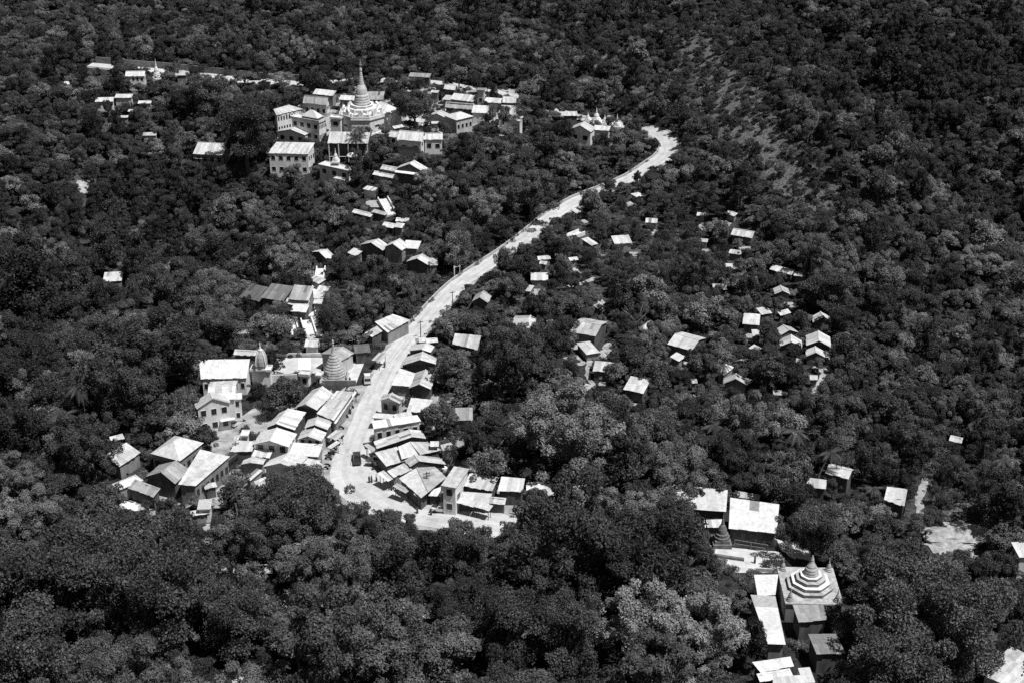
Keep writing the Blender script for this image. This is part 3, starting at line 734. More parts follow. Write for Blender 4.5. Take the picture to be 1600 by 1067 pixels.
# -- temple compound
GROUP = 'buildings of the temple compound'
H('hall','E',(133,364),(417,357),(437,242),5,'gx',3.0,'w',.86,'long bright white roofed hall with a row of windows at the temple','f6 d',wallclear=.9,rust=0,var=.04)
H('chapel','E',(437,322),(566,316),(560,285),4.5,'flat',.4,'w',.82,'square white chapel base carrying the ribbed temple tower','',wallclear=.95)
H('shed','E',(335,222),(478,214),(482,184),4,'shed',.8,'m',.72,'low pale annex roof behind the long temple hall')
H('pavilion','E',(736,348),(802,350),(806,318),3,'flat',.5,'w',.82,'small white gatehouse with dark openings at the courtyard wall','f1')
H('pavilion','E',(838,350),(874,352),(876,322),3,'flat',.3,'w',.8,'narrow white gate pillar house left of the ringed pagoda','f1')
H('hut','E',(1004,252),(1082,204),(1025,158),4.2,'gx',.9,'p',.62,'diamond shaped ribbed grey roof behind the ringed pagoda',var=.3)
H('hut','E',(1085,206),(1182,200),(1200,152),3.4,'gx',1.0,'d',.2,'mossy dark roofed hut left of the road behind the ringed pagoda',rust=.3,var=.4)
H('canopy','E',(1188,246),(1240,258),(1246,212),2.8,'canopy',.3,'m',.6,'little roadside kiosk with a pale canopy behind the parked pickup')
# -- west houses
GROUP = 'houses of the western hamlet'
w1 = H('house','E',(106,546),(318,518),(345,472),7,'gy',2.0,'w',.8,'tall white two storey house with dark windows and a gable to the viewer','f3x2',wallclear=.95)
H('house','E',(172,492),(346,490),(346,408),7.2,'gx',1.2,'w',.78,'upper rear wing with grey roof behind the tall white gabled house')
H('house','E',(318,492),(388,490),(386,450),6,'shed',.8,'w',.84,'right wing with a bright flat roof on the tall white gabled house','f1x2',wallclear=.9)
H('house','F',(222,668),(356,580),(265,520),3.6,'hip',.9,'m',.78,'tilted pale roofed house at the far left of the hamlet',rust=.1)
H('hut','F',(175,515),(256,492),(240,480),2.8,'shed',.5,'m',.78,'tiny bright hut behind the tilted pale roofed house')
w2 = H('house','F',(413,586),(597,634),(737,515),5.5,'hip',2.2,'m',.8,'large crossed hip roofed house in the middle of the western hamlet','f3 r4',wallclear=.9)
H('house','F',(383,730),(566,774),(664,692),4.2,'gy',2.2,'d',.5,'dark gabled house with ribbed grey roof slopes in the western hamlet',wallclear=.9,var=.3,rust=.1)
H('hall','F',(586,778),(692,788),(906,606),5,'gy',.7,'m',.82,'very long white patched roof running back beside the parked bus','r7',wallclear=.8,rust=.1)
H('house','F',(222,812),(372,752),(328,712),3.4,'hip',.9,'m',.76,'pale bent roof at the lower left corner of the western hamlet')
H('house','F',(276,796),(434,858),(496,808),3.2,'shed',1.0,'d',.62,'ribbed roof sloping to the trees at the bottom of the western hamlet',var=.35)
H('shed','F',(703,938),(787,932),(792,868),3.4,'flat',0,'w',.7,'white block shed among trees below the long patched roof','f1')
H('shed','F',(752,808),(828,790),(826,770),2.8,'shed',.3,'d',.8,'small dark walled shed at the tail of the parked bus')
H('shed','F',(660,975),(782,955),(785,938),2.4,'shed',.3,'m',.8,'lowest sliver of tin roof among trees below the white block shed',allow=.3)
H('shed','F',(-5,412),(46,400),(84,364),2.8,'shed',.6,'m',.78,'isolated tin roof under the tall palms at the far left',allow=.2)
# -- shops left of the road
GROUP = 'shops on the left side of the road'
H('shop','X',(803,248),(1036,272),(1208,102),4.2,'gy',2.2,'d',.78,'large gabled shop nearest the ringed pagoda, its slopes unequally bright',wallclear=.9,rust=.01)
H('shop','X',(1040,300),(1212,378),(1420,110),4.2,'shed',.5,'m',.8,'long flat roofed shop with rust streaks along the street',rust=.16,var=.25)
H('shop','X',(497,458),(802,478),(925,292),4.2,'gy',1.8,'d',.8,'gabled shop with dark streaks on its bright right slope',wallclear=.8,rust=.14)
H('house','X',(370,628),(742,658),(828,520),5.2,'gy',2.0,'w',.83,'white gabled house with three dark windows in its board front','f3@.82',wallclear=.95,rust=0,var=.05)
H('shed','X',(125,706),(358,702),(402,600),3.6,'shed',1.0,'d',.8,'wide lean-to on the left of the three windowed house')
H('house','X',(235,546),(318,551),(346,495),5,'flat',.2,'w',.82,'small white box house with one dark opening behind the lean-to','f1')
H('shed','X',(170,585),(236,585),(240,545),3.4,'shed',.4,'w',.8,'low bright roof left of the small white box house')
H('shop','X',(905,458),(1148,478),(1200,390),4,'gy',1.4,'d',.78,'gabled shop with ridged grey slopes, upper of two behind the stalls',wallclear=.7)
H('shop','X',(828,578),(1088,598),(1136,502),4,'gy',1.5,'p',.8,'gabled shop with a boarded front, lower of two behind the stalls','f3@.8',wallclear=.9)
H('shop','X',(735,742),(1052,757),(1098,628),3.8,'shed',.8,'m',.86,'broad plain white roofed shop at the corner of the road',rust=.01,var=.04)
H('shed','X',(245,838),(472,832),(502,780),3.2,'gy',.8,'m',.8,'crumpled small gabled shed left of the trees at the bend')
H('canopy','X',(350,746),(542,772),(556,712),3.2,'canopy',.5,'m',.84,'flat bright canopy in front of the three windowed house')
H('shop','X',(478,858),(832,884),(942,762),4,'gy',1.5,'p',.82,'wide gabled shop half behind the treetops at the bend',rust=.1,allow=.3)
H('shop','X',(868,855),(1022,884),(1038,792),3.4,'shed',.5,'m',.84,'small flat roofed shop at the road end of the row',allow=.2)
H('canopy','X',(1138,548),(1232,584),(1272,497),2.8,'canopy',.4,'m',.6,'upper grey street stall awning left of the road')
H('canopy','X',(1142,654),(1182,674),(1224,592),2.6,'canopy',.4,'m',.82,'lower white street stall awning left of the road')
H('canopy','X',(1010,860),(1075,888),(1100,850),2.6,'canopy',.3,'m',.84,'white stall awning at the corner where the row of shops ends')
H('shed','X',(280,985),(342,1008),(437,892),3,'shed',.5,'m',.8,'upper of three tilted tin roofs above the pointed tree',allow=.3)
H('shed','X',(374,1015),(402,1050),(492,958),2.8,'shed',.4,'m',.82,'middle one of three tilted tin roofs above the pointed tree',allow=.3)
H('shed','X',(420,1062),(522,1067),(562,985),2.8,'shed',.4,'m',.8,'lowest of three tilted tin roofs above the pointed tree',allow=.4)
# -- shops right of the road
GROUP = 'shops on the right side of the road'
H('shop','T',(1062,342),(1228,337),(1242,272),2.7,'shed',.5,'m',.8,'uppermost small shop roof right of the road beside the thin pole')
H('shop','T',(1225,350),(1402,342),(1385,272),2.8,'shed',.6,'m',.83,'bright roof half under leaves right of the uppermost shop',allow=.25)
H('shop','T',(952,466),(1292,494),(1332,382),3.0,'gy',1.0,'d',.76,'wide shallow gabled shop below the uppermost shop',wallclear=.6)
H('shop','T',(835,694),(1368,668),(1375,562),3.4,'gy',3.0,'d',.76,'big steep gabled shop with a plain dark front wall',wallclear=.95,rust=0)
H('shop','T',(690,984),(988,1008),(1056,808),3.1,'shed',.9,'m',.86,'plain white flat roofed shop with its end to the street',rust=0,var=.04)
H('shop','T',(955,1032),(1288,1048),(1382,826),3.3,'gy',2.0,'d',.74,'gabled shop with one grey and one bright slope beside the plain white roof',wallclear=.8)
H('house','V',(378,56),(662,92),(722,-12),5,'gy',1.8,'p',.84,'small boarded house with one square window facing the road curve','f2@.7',wallclear=.95)
H('shop','V',(755,208),(1012,218),(1132,38),3.1,'shed',1.0,'m',.86,'white roofed shop touched by the round tree behind it',allow=.2)
H('shop','V',(280,306),(602,314),(835,250),3.0,'flat',0,'m',.78,'flat greyish roof wedged between the boarded house and the long wall')
H('house','V',(300,448),(962,338),(905,252),5.6,'shed',.7,'p',.87,'long white roofed building with a tall board wall and one window','f5@.62',wallclear=.95,rust=0,var=.04)
H('shop','V',(345,720),(1028,578),(975,468),3.1,'gy',1.5,'d',.8,'first broken backed tin roof below the long board wall',wallclear=.6,apex=.72,rust=.1)
H('shop','V',(478,966),(742,882),(628,690),3.0,'shed',.5,'d',.76,'patched tin roof whose eave faces the umbrella tree',rust=.14)
H('shop','V',(690,862),(1242,736),(1042,628),3.4,'gy',.8,'m',.84,'widest patched white roof in the middle of the right hand shops',rust=.1,wallclear=.7)
H('house','V',(1262,748),(1452,726),(1372,632),4.6,'shed',.7,'m',.8,'dark walled house at the back with a small bright roof',wallclear=.9)
H('shed','V',(1085,690),(1205,680),(1170,615),4.4,'shed',.4,'m',.84,'tiny bright roof tucked between the widest roof and the back house')
H('shop','V',(808,970),(1312,938),(1216,840),3.1,'gy',1.2,'d',.76,'bent roof shop with a ribbed left slope and bright right slope',wallclear=.6,apex=.3,var=.2)
H('shop','W',(342,244),(506,178),(430,126),3.0,'shed',.4,'m',.84,'white roof with one long dark gap above the corner stalls',rust=.12)
H('canopy','W',(298,278),(352,250),(290,186),2.8,'canopy',.4,'m',.84,'white square awning at the inside of the road bend')
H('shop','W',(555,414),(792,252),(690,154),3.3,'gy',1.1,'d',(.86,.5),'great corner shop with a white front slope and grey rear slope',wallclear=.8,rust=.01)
H('canopy','W',(448,376),(488,347),(412,282),2.8,'canopy',.4,'m',.5,'small grey awning in front of the great corner shop')
H('canopy','W',(560,420),(620,385),(590,350),2.8,'canopy',.3,'m',.8,'ragged white awning at the foot of the corner utility pole')
H('shop','W',(636,392),(737,400),(742,322),2.6,'shed',.6,'d',.84,'low white roofed shop left of the tall narrow house')
H('house','W',(738,312),(870,332),(980,176),7,'shed',.6,'w',.66,'tall narrow white house with one dark front window','f1x2 r2',wallclear=.95,rust=.1)
H('shop','W',(922,312),(1168,360),(1222,242),3.9,'shed',1.4,'d',.78,'grey white upper roof right of the tall narrow house',wallclear=.6)
H('shop','W',(876,424),(1142,468),(1166,378),2.7,'shed',1.0,'d',.85,'bright lower roof right of the tall narrow house')
H('canopy','W',(868,455),(1010,487),(1026,455),2.8,'canopy',.4,'m',.84,'front awning strip nearest the tall narrow house')
H('canopy','W',(1015,488),(1142,522),(1148,476),2.8,'canopy',.4,'m',.84,'front awning strip at the right end of the bright lower roof')
H('shop','W',(1212,357),(1422,364),(1442,252),3.6,'shed',1.2,'d',.76,'streaked ribbed roof shop at the right end of the road shops',var=.3,rust=.1)
H('shop','W',(1142,462),(1275,468),(1300,410),2.6,'shed',.7,'d',.84,'low bright roof below the streaked ribbed shop',allow=.3)
H('shop','W',(1452,352),(1605,352),(1600,282),2.8,'shed',.7,'d',.82,'last white roof of the shops before the great treetops',allow=.15)
H('shop','Z',(852,772),(945,768),(948,757),2.7,'shed',.5,'d',.8,'thin line of bright roofs behind the great central treetops',allow=.15)
H('shop','V',(945,800),(1242,735),(1040,625),3.4,'shed',.4,'d',.8,'right half of the widest patched white roofs, over a dark board wall',rust=.1,wallclear=.8)
H('shop','V',(600,312),(842,255),(800,238),3.0,'shed',.4,'m',.84,'bright wedge of roof right of the flat greyish roof')
H('canopy','X',(1210,398),(1238,412),(1445,80),3.0,'canopy',.2,'m',.84,'long narrow white awning along the street side of the rust streaked shop',rust=0,var=.03)
H('canopy','V',(285,755),(345,722),(300,610),3.0,'canopy',.2,'m',.6,'narrow tin awning at the street end of the first broken backed roof')
H('shop','Z',(838,772),(900,772),(905,756),2.6,'shed',.5,'d',.72,'dull roof strip between the last white shop roof and the thin bright roofs',allow=.3)
# -- hill houses on the right
GROUP = 'houses scattered on the wooded slope'
H('hut','J',(105,268),(260,304),(284,218),2.8,'shed',1.1,'d',.66,'ribbed grey roofed hut alone in trees right of the road shops',var=.35)
H('house','J',(445,155),(582,180),(652,124),2.8,'gy',1.0,'m',.82,'pale gabled house among trees above the large dark grove',allow=.2)
H('house','J',(833,192),(990,220),(1032,154),3.6,'gx',1.2,'d',.7,'grey roofed house with a dark porch at the path fork')
H('canopy','J',(833,180),(988,206),(994,196),3.1,'canopy',.2,'d',.8,'bright porch strip along the house at the path fork')
H('hut','J',(870,262),(932,330),(972,270),2.3,'hip',.7,'m',.84,'white roofed hut just below the house at the path fork')
H('house','K',(247,152),(400,187),(416,112),3.6,'gx',1.2,'d',.72,'plain grey roofed house with a dark front right of the big grove')
H('hut','K',(262,228),(320,255),(348,218),2.3,'shed',.6,'m',.82,'bright small hut below the plain grey roofed house')
H('hut','K',(598,342),(660,290),(622,260),2.5,'shed',.5,'m',.8,'tilted white roof half covered by a palm',allow=.2)
H('house','K',(596,390),(742,402),(758,366),2.8,'gy',1.5,'d',.78,'gabled pale roofed house next to the tilted white roof')
H('hut','K',(948,92),(1056,80),(1042,46),2.7,'gy',1.1,'d',.8,'upper small gable of the left column of stacked gables')
H('house','K',(942,162),(1080,174),(1078,130),3.0,'gy',1.5,'d',.78,'lower wide gable of the left column of stacked gables',rust=0)
H('house','K',(1106,154),(1258,174),(1258,118),3.0,'gy',1.6,'d',.76,'larger gable roofed house in the right column of stacked gables',rust=0)
H('house','K',(1106,222),(1222,232),(1224,195),2.7,'gy',1.2,'d',.78,'smaller gable directly below the larger one in the right column',rust=0)
H('shed','K',(1230,228),(1256,228),(1257,190),2.7,'shed',.4,'m',.82,'thin upright pale roof slice beside the smaller right column gable')
H('house','I',(1150,802),(1272,806),(1272,774),2.8,'gy',1.5,'d',.74,'topmost right gable above the larger of the stacked gables',rust=0)
H('house','I',(638,272),(772,280),(766,224),3.1,'gx',1.2,'d',.82,'bright rectangular roof of the highest house on the wooded slope')
H('hut','I',(112,192),(186,192),(189,158),2.3,'shed',.7,'m',.74,'small pale roofed hut high on the slope right of the road')
H('hut','I',(604,132),(662,152),(652,114),2.3,'shed',.6,'m',.84,'bright scrap of roof above the highest rectangular roof')
H('hut','I',(428,152),(482,146),(486,124),2.3,'shed',.5,'m',.78,'tiny pale hut left of the bright scrap of roof',allow=.3)
H('hut','I',(625,382),(706,386),(702,352),2.3,'shed',.5,'m',.78,'leaf dappled hut below the highest rectangular roof',allow=.4)
H('hut','I',(590,472),(652,472),(652,440),2.3,'shed',.5,'m',.78,'half hidden bright hut in the middle of the wooded slope',allow=.4)
H('hut','I',(532,602),(616,606),(612,575),2.3,'shed',.5,'m',.78,'leaf covered hut left of the darkest grove on the slope',allow=.4)
H('house','I',(878,482),(1016,512),(1016,470),2.7,'shed',.8,'d',.78,'long pale roof cut by leaves above the small mid slope gable',allow=.25)
H('shed','I',(1028,522),(1112,522),(1112,490),2.3,'shed',.5,'m',.74,'pale shed continuing right from the long leaf cut roof',allow=.35)
H('hut','I',(912,632),(1007,632),(1002,596),2.5,'gy',1.0,'d',.76,'small mid slope gable between the leaf cut roof and the stacked gables')
H('hut','I',(830,757),(896,752),(902,710),2.3,'shed',.6,'d',.8,'white roofed hut, left of two above the stacked gables')
H('hut','I',(948,762),(1013,752),(1012,728),2.3,'shed',.6,'d',.8,'white roofed hut, right of two above the stacked gables')
H('house','I',(712,815),(816,824),(816,760),2.7,'shed',.8,'d',.8,'white roof beside the round grove left of the stacked gables')
H('hut','I',(775,892),(828,892),(802,850),2.3,'shed',.5,'m',.74,'small pale hut below the white roof beside the round grove',allow=.3)
H('hut','I',(750,962),(797,987),(817,955),2.3,'shed',.5,'m',.76,'tilted small ribbed roof alone below the round grove')
H('hut','I',(72,848),(122,858),(168,802),2.3,'hip',.8,'m',.8,'two sloped bright hut behind the bare branching tree',allow=.25)
H('house','H',(590,546),(697,548),(713,498),2.7,'shed',.9,'m',.82,'white roofed house above the curved pale footpath')
H('hut','H',(556,612),(588,618),(606,580),2.3,'shed',.5,'m',.8,'small bright hut below the white house near the curved footpath',allow=.3)
H('hut','H',(226,678),(326,686),(329,640),2.8,'gy',1.4,'d',.66,'grey gabled hut with a dark front close to the road')
H('house','H',(1108,320),(1217,320),(1217,266),2.8,'shed',.9,'m',.74,'mottled pale roof on the slope right of the white rail terrace')
H('hut','H',(965,332),(1007,322),(975,268),2.3,'shed',.5,'m',.84,'bright hut at the end of the white rail terrace',allow=.3)
H('shop','H',(872,134),(918,122),(866,97),2.7,'shed',.5,'d',.84,'white roofed stall at the right edge of the straight road')
H('hut','C',(1238,848),(1274,872),(1306,840),2.3,'hip',.5,'m',.84,'bright diamond roof below the hairpin bend')
H('hut','C',(1330,1020),(1388,1022),(1390,990),2.3,'shed',.6,'m',.6,'dull hut deep in trees below the hairpin bend',allow=.4)
H('hut','H',(1003,722),(1042,702),(1077,664),2.3,'shed',.5,'d',.5,'grey hut with a dark side by the pale clearing on the slope',allow=.2)
H('house','J',(972,434),(1107,442),(1122,380),2.8,'shed',.9,'d',.8,'white roofed house behind a leafy tree below the path clearing',allow=.4)
H('house','J',(1160,548),(1286,570),(1302,480),3.1,'shed',1.1,'d',.8,'bright roof with a leafy shadow at the lower edge of the slope',allow=.3)
H('hut','J',(903,542),(947,552),(962,515),2.3,'shed',.4,'m',.82,'small bright hut at the edge of the large dark grove',allow=.2)
H('house','J',(122,738),(232,738),(252,665),3.1,'shed',.9,'d',.5,'dull grey roof in the trees behind the road shops',allow=.2)
H('hut','H',(636,424),(716,414),(702,390),2.3,'shed',.5,'m',.76,'pale low roof beside the straight road among dappled bushes',allow=.35)
H('hut','H',(640,446),(686,450),(690,428),2.3,'shed',.4,'m',.7,'tiny roof just below the pale low roof beside the straight road',allow=.35)
H('hut','H',(832,428),(886,420),(876,400),2.3,'shed',.4,'m',.78,'little bright roof right of the dappled roadside bushes',allow=.35)
H('hut','I',(428,310),(496,310),(490,286),2.3,'shed',.5,'m',.66,'dull strip of roof left of the highest rectangular roof',allow=.35)
H('hut','K',(1128,368),(1178,370),(1172,345),2.3,'shed',.5,'m',.78,'small bright roof on the path below the right stacked gables',allow=.3)
H('hut','K',(396,390),(436,390),(432,368),2.3,'shed',.4,'m',.74,'tiny hut in trees left of the gabled palm side house',allow=.4)
H('hut','K',(902,462),(956,464),(950,430),2.3,'shed',.4,'m',.6,'dull hut in bushes right of the gabled palm side house',allow=.4)
# -- lower right
GROUP = 'buildings of the lower temple'
H('hall','L',(706,494),(1002,528),(1015,346),3.8,'shed',2.6,'d',.8,'big single sloped white roofed hall facing the lower temple court','f5',wallclear=.9,sheet=2.0,var=.05,rust=.01)
H('hall','L',(330,345),(690,392),(700,260),4,'shed',2.0,'d',.66,'long grey roofed hall reaching left into the great treetops',allow=.25,sheet=2.0,var=.06,rust=.02)
H('shed','L',(560,488),(678,488),(684,440),3.2,'shed',.6,'m',.82,'low bright roof below the right end of the long grey hall',allow=.25)
H('shed','L',(755,302),(895,322),(905,288),3.4,'shed',.5,'m',.6,'narrow pale roof strip behind the big single sloped hall',allow=.2)
H('house','L',(1186,238),(1306,252),(1312,196),3.6,'shed',.7,'d',.8,'bright small house with a palm trunk leaning over its roof')
H('house','N',(352,352),(498,388),(470,326),4,'gx',.9,'d',.76,'pale bent roof house behind the leaning palm')
H('house','N',(716,518),(842,558),(862,452),4,'shed',1.0,'d',.74,'ribbed square roof house in trees beside the pale footpath',var=.25,sheet=.8)
H('hut','N',(1117,152),(1196,165),(1202,130),3.4,'shed',.6,'d',.8,'solitary bright hut in the dense trees at the far right')
H('house','N',(1552,868),(1640,868),(1640,775),6,'shed',.6,'w',.7,'white building cut off by the right edge above the sandy yard','l2x2')
H('walkway','M',(318,520),(446,516),(464,388),4.4,'shed',.3,'w',.86,'short bright upper roof of the covered temple walkway',rust=0,var=.04,allow=.04)
H('walkway','M',(398,820),(510,824),(446,522),4.2,'shed',.3,'m',.74,'long pale lower roof of the covered temple walkway',rust=.01,var=.06,sheet=2.5,allow=.04)
H('house','M',(588,690),(768,700),(748,578),4.6,'flat',.15,'d',.5,'stained flat roofed porch in front of the eight sided pagoda',wallclear=.9)
H('house','M',(703,888),(887,884),(822,760),4.6,'flat',.25,'d',.3,'black fronted flat roofed block below the stained porch',wallclear=.95)
H('hall','M',(355,1010),(566,985),(535,902),4.4,'shed',.8,'d',.78,'grey white roof at the bottom edge left of the black block')
H('hall','M',(350,1067),(560,1020),(560,962),4.2,'shed',.5,'d',.8,'middle pale roof between the two stained roofs at the bottom edge')
H('shed','M',(620,1067),(695,1060),(694,964),4.0,'shed',.5,'d',.76,'narrow pale roof nearest the black block at the bottom edge')
H('hall','M',(430,1075),(700,1060),(692,962),4.0,'shed',.8,'d',.7,'broad stained roof at the very bottom right of centre')
H('hall','Z',(1535,1052),(1625,1100),(1645,1040),5,'shed',.8,'w',.82,'bright roofed building in the bottom right corner','f4',wallclear=.9)
GROUP = 'roofs under the lower treetops'
H('hall','O',(205,312),(402,300),(395,256),4,'shed',1.0,'d',.6,'pale ribbed roof edge under trees at lower left',allow=.3,var=.2)
H('shed','O',(140,302),(208,308),(210,280),3.2,'shed',.5,'m',.66,'short pale roof left of the ribbed roof edge under the trees',allow=.3)
H('shed','O',(1150,522),(1272,540),(1275,502),3.2,'shed',.4,'d',.66,'narrow pale roof glimpsed between the bottom centre treetops',allow=.25)
H('hut','Z',(160,440),(190,440),(192,426),3,'shed',.6,'m',.78,'solitary white hut on the grassy slope at far left',allow=.2)
# extra parts on a few houses
t, X, Y, ez, ctr, u, v = m2                                   # balustrade posts and the hipped roof standing on the terrace
b = MB(); q = [(-X*.35,-Y*.55,ez+1.3),(X*.8,-Y*.55,ez+1.3),(X*.8,Y*.8,ez+1.3),(-X*.35,Y*.8,ez+1.3)]
cx, cy_ = X*.22, Y*.12; p = [(cx-.6,cy_,ez+3.6),(cx+.6,cy_,ez+3.6),(cx+.6,cy_+.1,ez+3.6),(cx-.6,cy_+.1,ez+3.6)]
for i in range(4):
    j = (i+1) % 4; sheet_roof(b, q[i], q[j], p[j], p[i], .82, 30, .02, rust=0)
b.build('upper_roof', TIN, t)
b = MB(); b.box(-X*.33, X*.77, -Y*.5, Y*.75, ez+.1, ez+1.29); b.build('upper_wall', WALLS['d'], t)
t, X, Y, ez, ctr, u, v = m3
sub(t, 'balcony', WOOD, lambda b: (b.box(-X+.6, X-.6, -Y-1.0, -Y+.34, ez*.5, ez*.5+.2), b.box(-X+.6, X-.6, -Y-1.0, -Y-.92, ez*.5+.2, ez*.5+1.1)))
t, X, Y, ez, ctr, u, v = m4
sub(t, 'awning', TRIM, lambda b: b.hexa([(-X,-Y-.9,ez-1.0),(X,-Y-.9,ez-1.0),(X,-Y+.36,ez-.5),(-X,-Y+.36,ez-.5),(-X,-Y-.9,ez-.92),(X,-Y-.9,ez-.92),(X,-Y+.36,ez-.42),(-X,-Y+.36,ez-.42)]))
t, X, Y, ez, ctr, u, v = w1
sub(t, 'porch_roof', TRIM, lambda b: b.box(X*.3, X*1.15, -Y-.7, -Y+.33, ez*.42, ez*.42+.12))

# ------------------------------------------------------------------ pagodas
def ringed(prof, z0, z1, r0, r1, n, bulge=.35):
    """bands with a shadow groove between them, from radius r0 at z0 up to r1 at z1"""
    for i in range(n):
        a, c = i/n, (i+1)/n; ra = r0+(r1-r0)*a; rc = r0+(r1-r0)*c; za, zc = z0+(z1-z0)*a, z0+(z1-z0)*c; h = zc-za
        prof += [(ra*.90, za), (ra, za+h*.18), (ra*.5+rc*.5, za+h*.62), (rc*1.0, za+h*.85), (rc*.86, zc)]
    return prof
def spire_prof(z, r, h):
    p = ringed([], z, z+h*.5, r, r*.42, 7)
    p += [(r*.46, z+h*.52), (r*.5, z+h*.58), (r*.3, z+h*.66), (r*.14, z+h*.74), (r*.2, z+h*.78), (r*.3, z+h*.80), (r*.12, z+h*.86), (r*.05, z+h)]
    return p
def mini_stupa(parent, x, y, z, r, h, name='corner_stupa', m=None):
    b = MB(); p = [(r, z), (r, z+h*.1), (r*.8, z+h*.1), (r*.8, z+h*.2), (r*.62, z+h*.22), (r*.58, z+h*.36), (r*.36, z+h*.5), (r*.2, z+h*.56), (r*.22, z+h*.6), (r*.1, z+h*.8), (r*.03, z+h)]
    b.lathe(p, 12, (x, y)); return b.build(name, m or STUCCO, parent)
P8 = math.pi/8
# tall white pagoda on its eight sided hall
pc = at(566.5, 177, 6.2); z0 = zz(pc.x, pc.y)
t = thing('pagoda', 'tall white spired pagoda on an eight sided hall at the centre of the upper village', 'pagoda', (pc.x, pc.y, z0), 0, 'pagodas of the village')
b = MB(); b.lathe([(8.8,-2),(8.8,.6),(8.6,.7),(8.6,5.6),(9.0,5.8),(9.0,6.2)], 8, rot=P8); b.build('base_hall', STUCCO, t)
for k in range(8):
    a = k*math.pi/4-math.pi/2; window(t, 7.98*math.cos(a), 7.98*math.sin(a), 3.2, 1.8, .8, a+math.pi/2)
b = MB(); b.lathe([(8.9,6.2),(8.9,7.0),(8.65,7.0),(8.65,6.21)], 8, rot=P8); b.build('parapet', STUCCO, t)
for r0, r1, za, zb in ((6.9, 6.4, 6.18, 7.5), (5.4, 5.0, 7.5, 8.7), (4.2, 3.8, 8.7, 9.8)):
    b = MB(); b.lathe([(r0, za), (r0, zb-.3), (r0+.2, zb-.2), (r0+.2, zb), (r1-.6, zb)], 8, rot=P8); b.build('terrace', STUCCO, t)
p = ringed([(3.3,9.8)], 9.8, 13.4, 3.0, 2.35, 4); p += [(2.1,13.5),(2.05,14.3),(1.85,15.4),(1.4,16.4),(1.15,16.8)]; p += spire_prof(16.8, 1.05, 9.4)
b = MB(); b.lathe(p, 28); b.build('bell_and_spire', PALEST, t, False)
b = MB(); b.lathe([(.62,24.0),(.4,24.5),(.44,24.7),(.24,25.2),(.26,25.4),(.05,26.8)], 10); b.build('crown_umbrella', METAL, t)
for k in range(8):
    a = k*math.pi/4+P8; mini_stupa(t, 8.0*math.cos(a), 8.0*math.sin(a), 6.2, .6, 3.2); mini_stupa(t, 5.9*math.cos(a), 5.9*math.sin(a), 7.5, .42, 2.3)
for k in range(8):
    a = k*math.pi/4-math.pi/2; b = MB(); b.box(-.9, .9, -.4, .4, 0, 2.2); b.face([(-.9,-.4,2.2),(.9,-.4,2.2),(0,-.4,3.1)]); b.face([(.9,.4,2.2),(-.9,.4,2.2),(0,.4,3.1)]); b.face([(.9,-.4,2.2),(.9,.4,2.2),(0,.4,3.1),(0,-.4,3.1)]); b.face([(-.9,.4,2.2),(-.9,-.4,2.2),(0,-.4,3.1),(0,.4,3.1)])
    o_ = b.build('shrine_niche', STUCCO, t); o_.location = (6.7*math.cos(a), 6.7*math.sin(a), 6.19); o_.rotation_euler.z = a+math.pi/2
BLOCK.append((pc.x, pc.y, 1, 0, 9.2, 9.2))
clear_pts([(pc.x+dx, pc.y-3*(dz < 8), z0+dz) for dz in (1.5, 4, 6, 8, 11, 14, 17, 20, 23, 26) for dx in ((-6, -3, 0, 3, 6) if dz < 8 else (-2, 0, 2) if dz < 15 else (0,))], 'pagoda1', .06)
# ringed grey pagoda by the road
pc = at(523, 586, .5); z0 = zz(pc.x, pc.y)
t = thing('pagoda', 'cone shaped ringed grey pagoda on a paved terrace left of the road', 'pagoda', (pc.x, pc.y, z0), 0, 'pagodas of the village')
b = MB(); b.lathe([(3.9,-1),(3.9,.5),(3.5,.5),(3.5,.9)], 8, rot=P8); b.build('base', GREYST, t)
b = MB(); b.lathe(ringed([(3.3,.9)], .9, 2.2, 3.2, 2.9, 2), 8, rot=P8); b.build('terrace', GREYST, t)
p = ringed([], 2.2, 6.2, 2.75, .95, 6); p += [(.8,6.3),(.85,6.5),(.6,6.9)]+[(.42,7.5),(.26,8.6),(.3,8.8),(.16,9.1),(.34,9.5),(.2,9.8),(.28,10.0),(.06,10.4),(.03,11.2)]
b = MB(); b.lathe(p, 28); b.build('bell_and_spire', GREYST, t)
BLOCK.append((pc.x, pc.y, 1, 0, 5, 5)); clear_pts([(pc.x+dx, pc.y, z0+dz) for dz in (.5, 2, 4, 6, 8, 10) for dx in ((-2.5, 0, 2.5) if dz < 5 else (0,))], 'pagoda2', .05)
# eight sided pagoda lower right
ca, cb, cc, cd = [at(*cp('M', q), 4.8) for q in ((502, 545), (848, 562), (800, 352), (490, 358))]
pc = (ca+cb+cc+cd)/4; z0 = zz(pc.x, pc.y); u = Vector((cb.x-ca.x, cb.y-ca.y, 0)); bw_ = u.length; u.normalize()
v = Vector((-u.y, u.x, 0)); bd_ = abs((cc-cb).dot(v)); yaw = math.atan2(u.y, u.x)
t = thing('pagoda', 'stepped eight sided pagoda on a square block beside the covered walkway', 'pagoda', (pc.x, pc.y, z0), yaw, 'pagodas of the village')
b = MB(); hx, hy = bw_/2, bd_/2
b.hexa([(-hx,-hy,-2),(hx,-hy,-2),(hx,hy,-2),(-hx,hy,-2),(-hx,-hy,4.5),(hx,-hy,4.5),(hx,hy,4.5),(-hx,hy,4.5)]); b.build('base_block', WALLS['m'], t)
b = MB(); b.box(-hx-.25, hx+.25, -hy-.25, hy+.25, 4.5, 4.8); b.build('platform', GREYST, t)
r = min(hx, hy)*.86
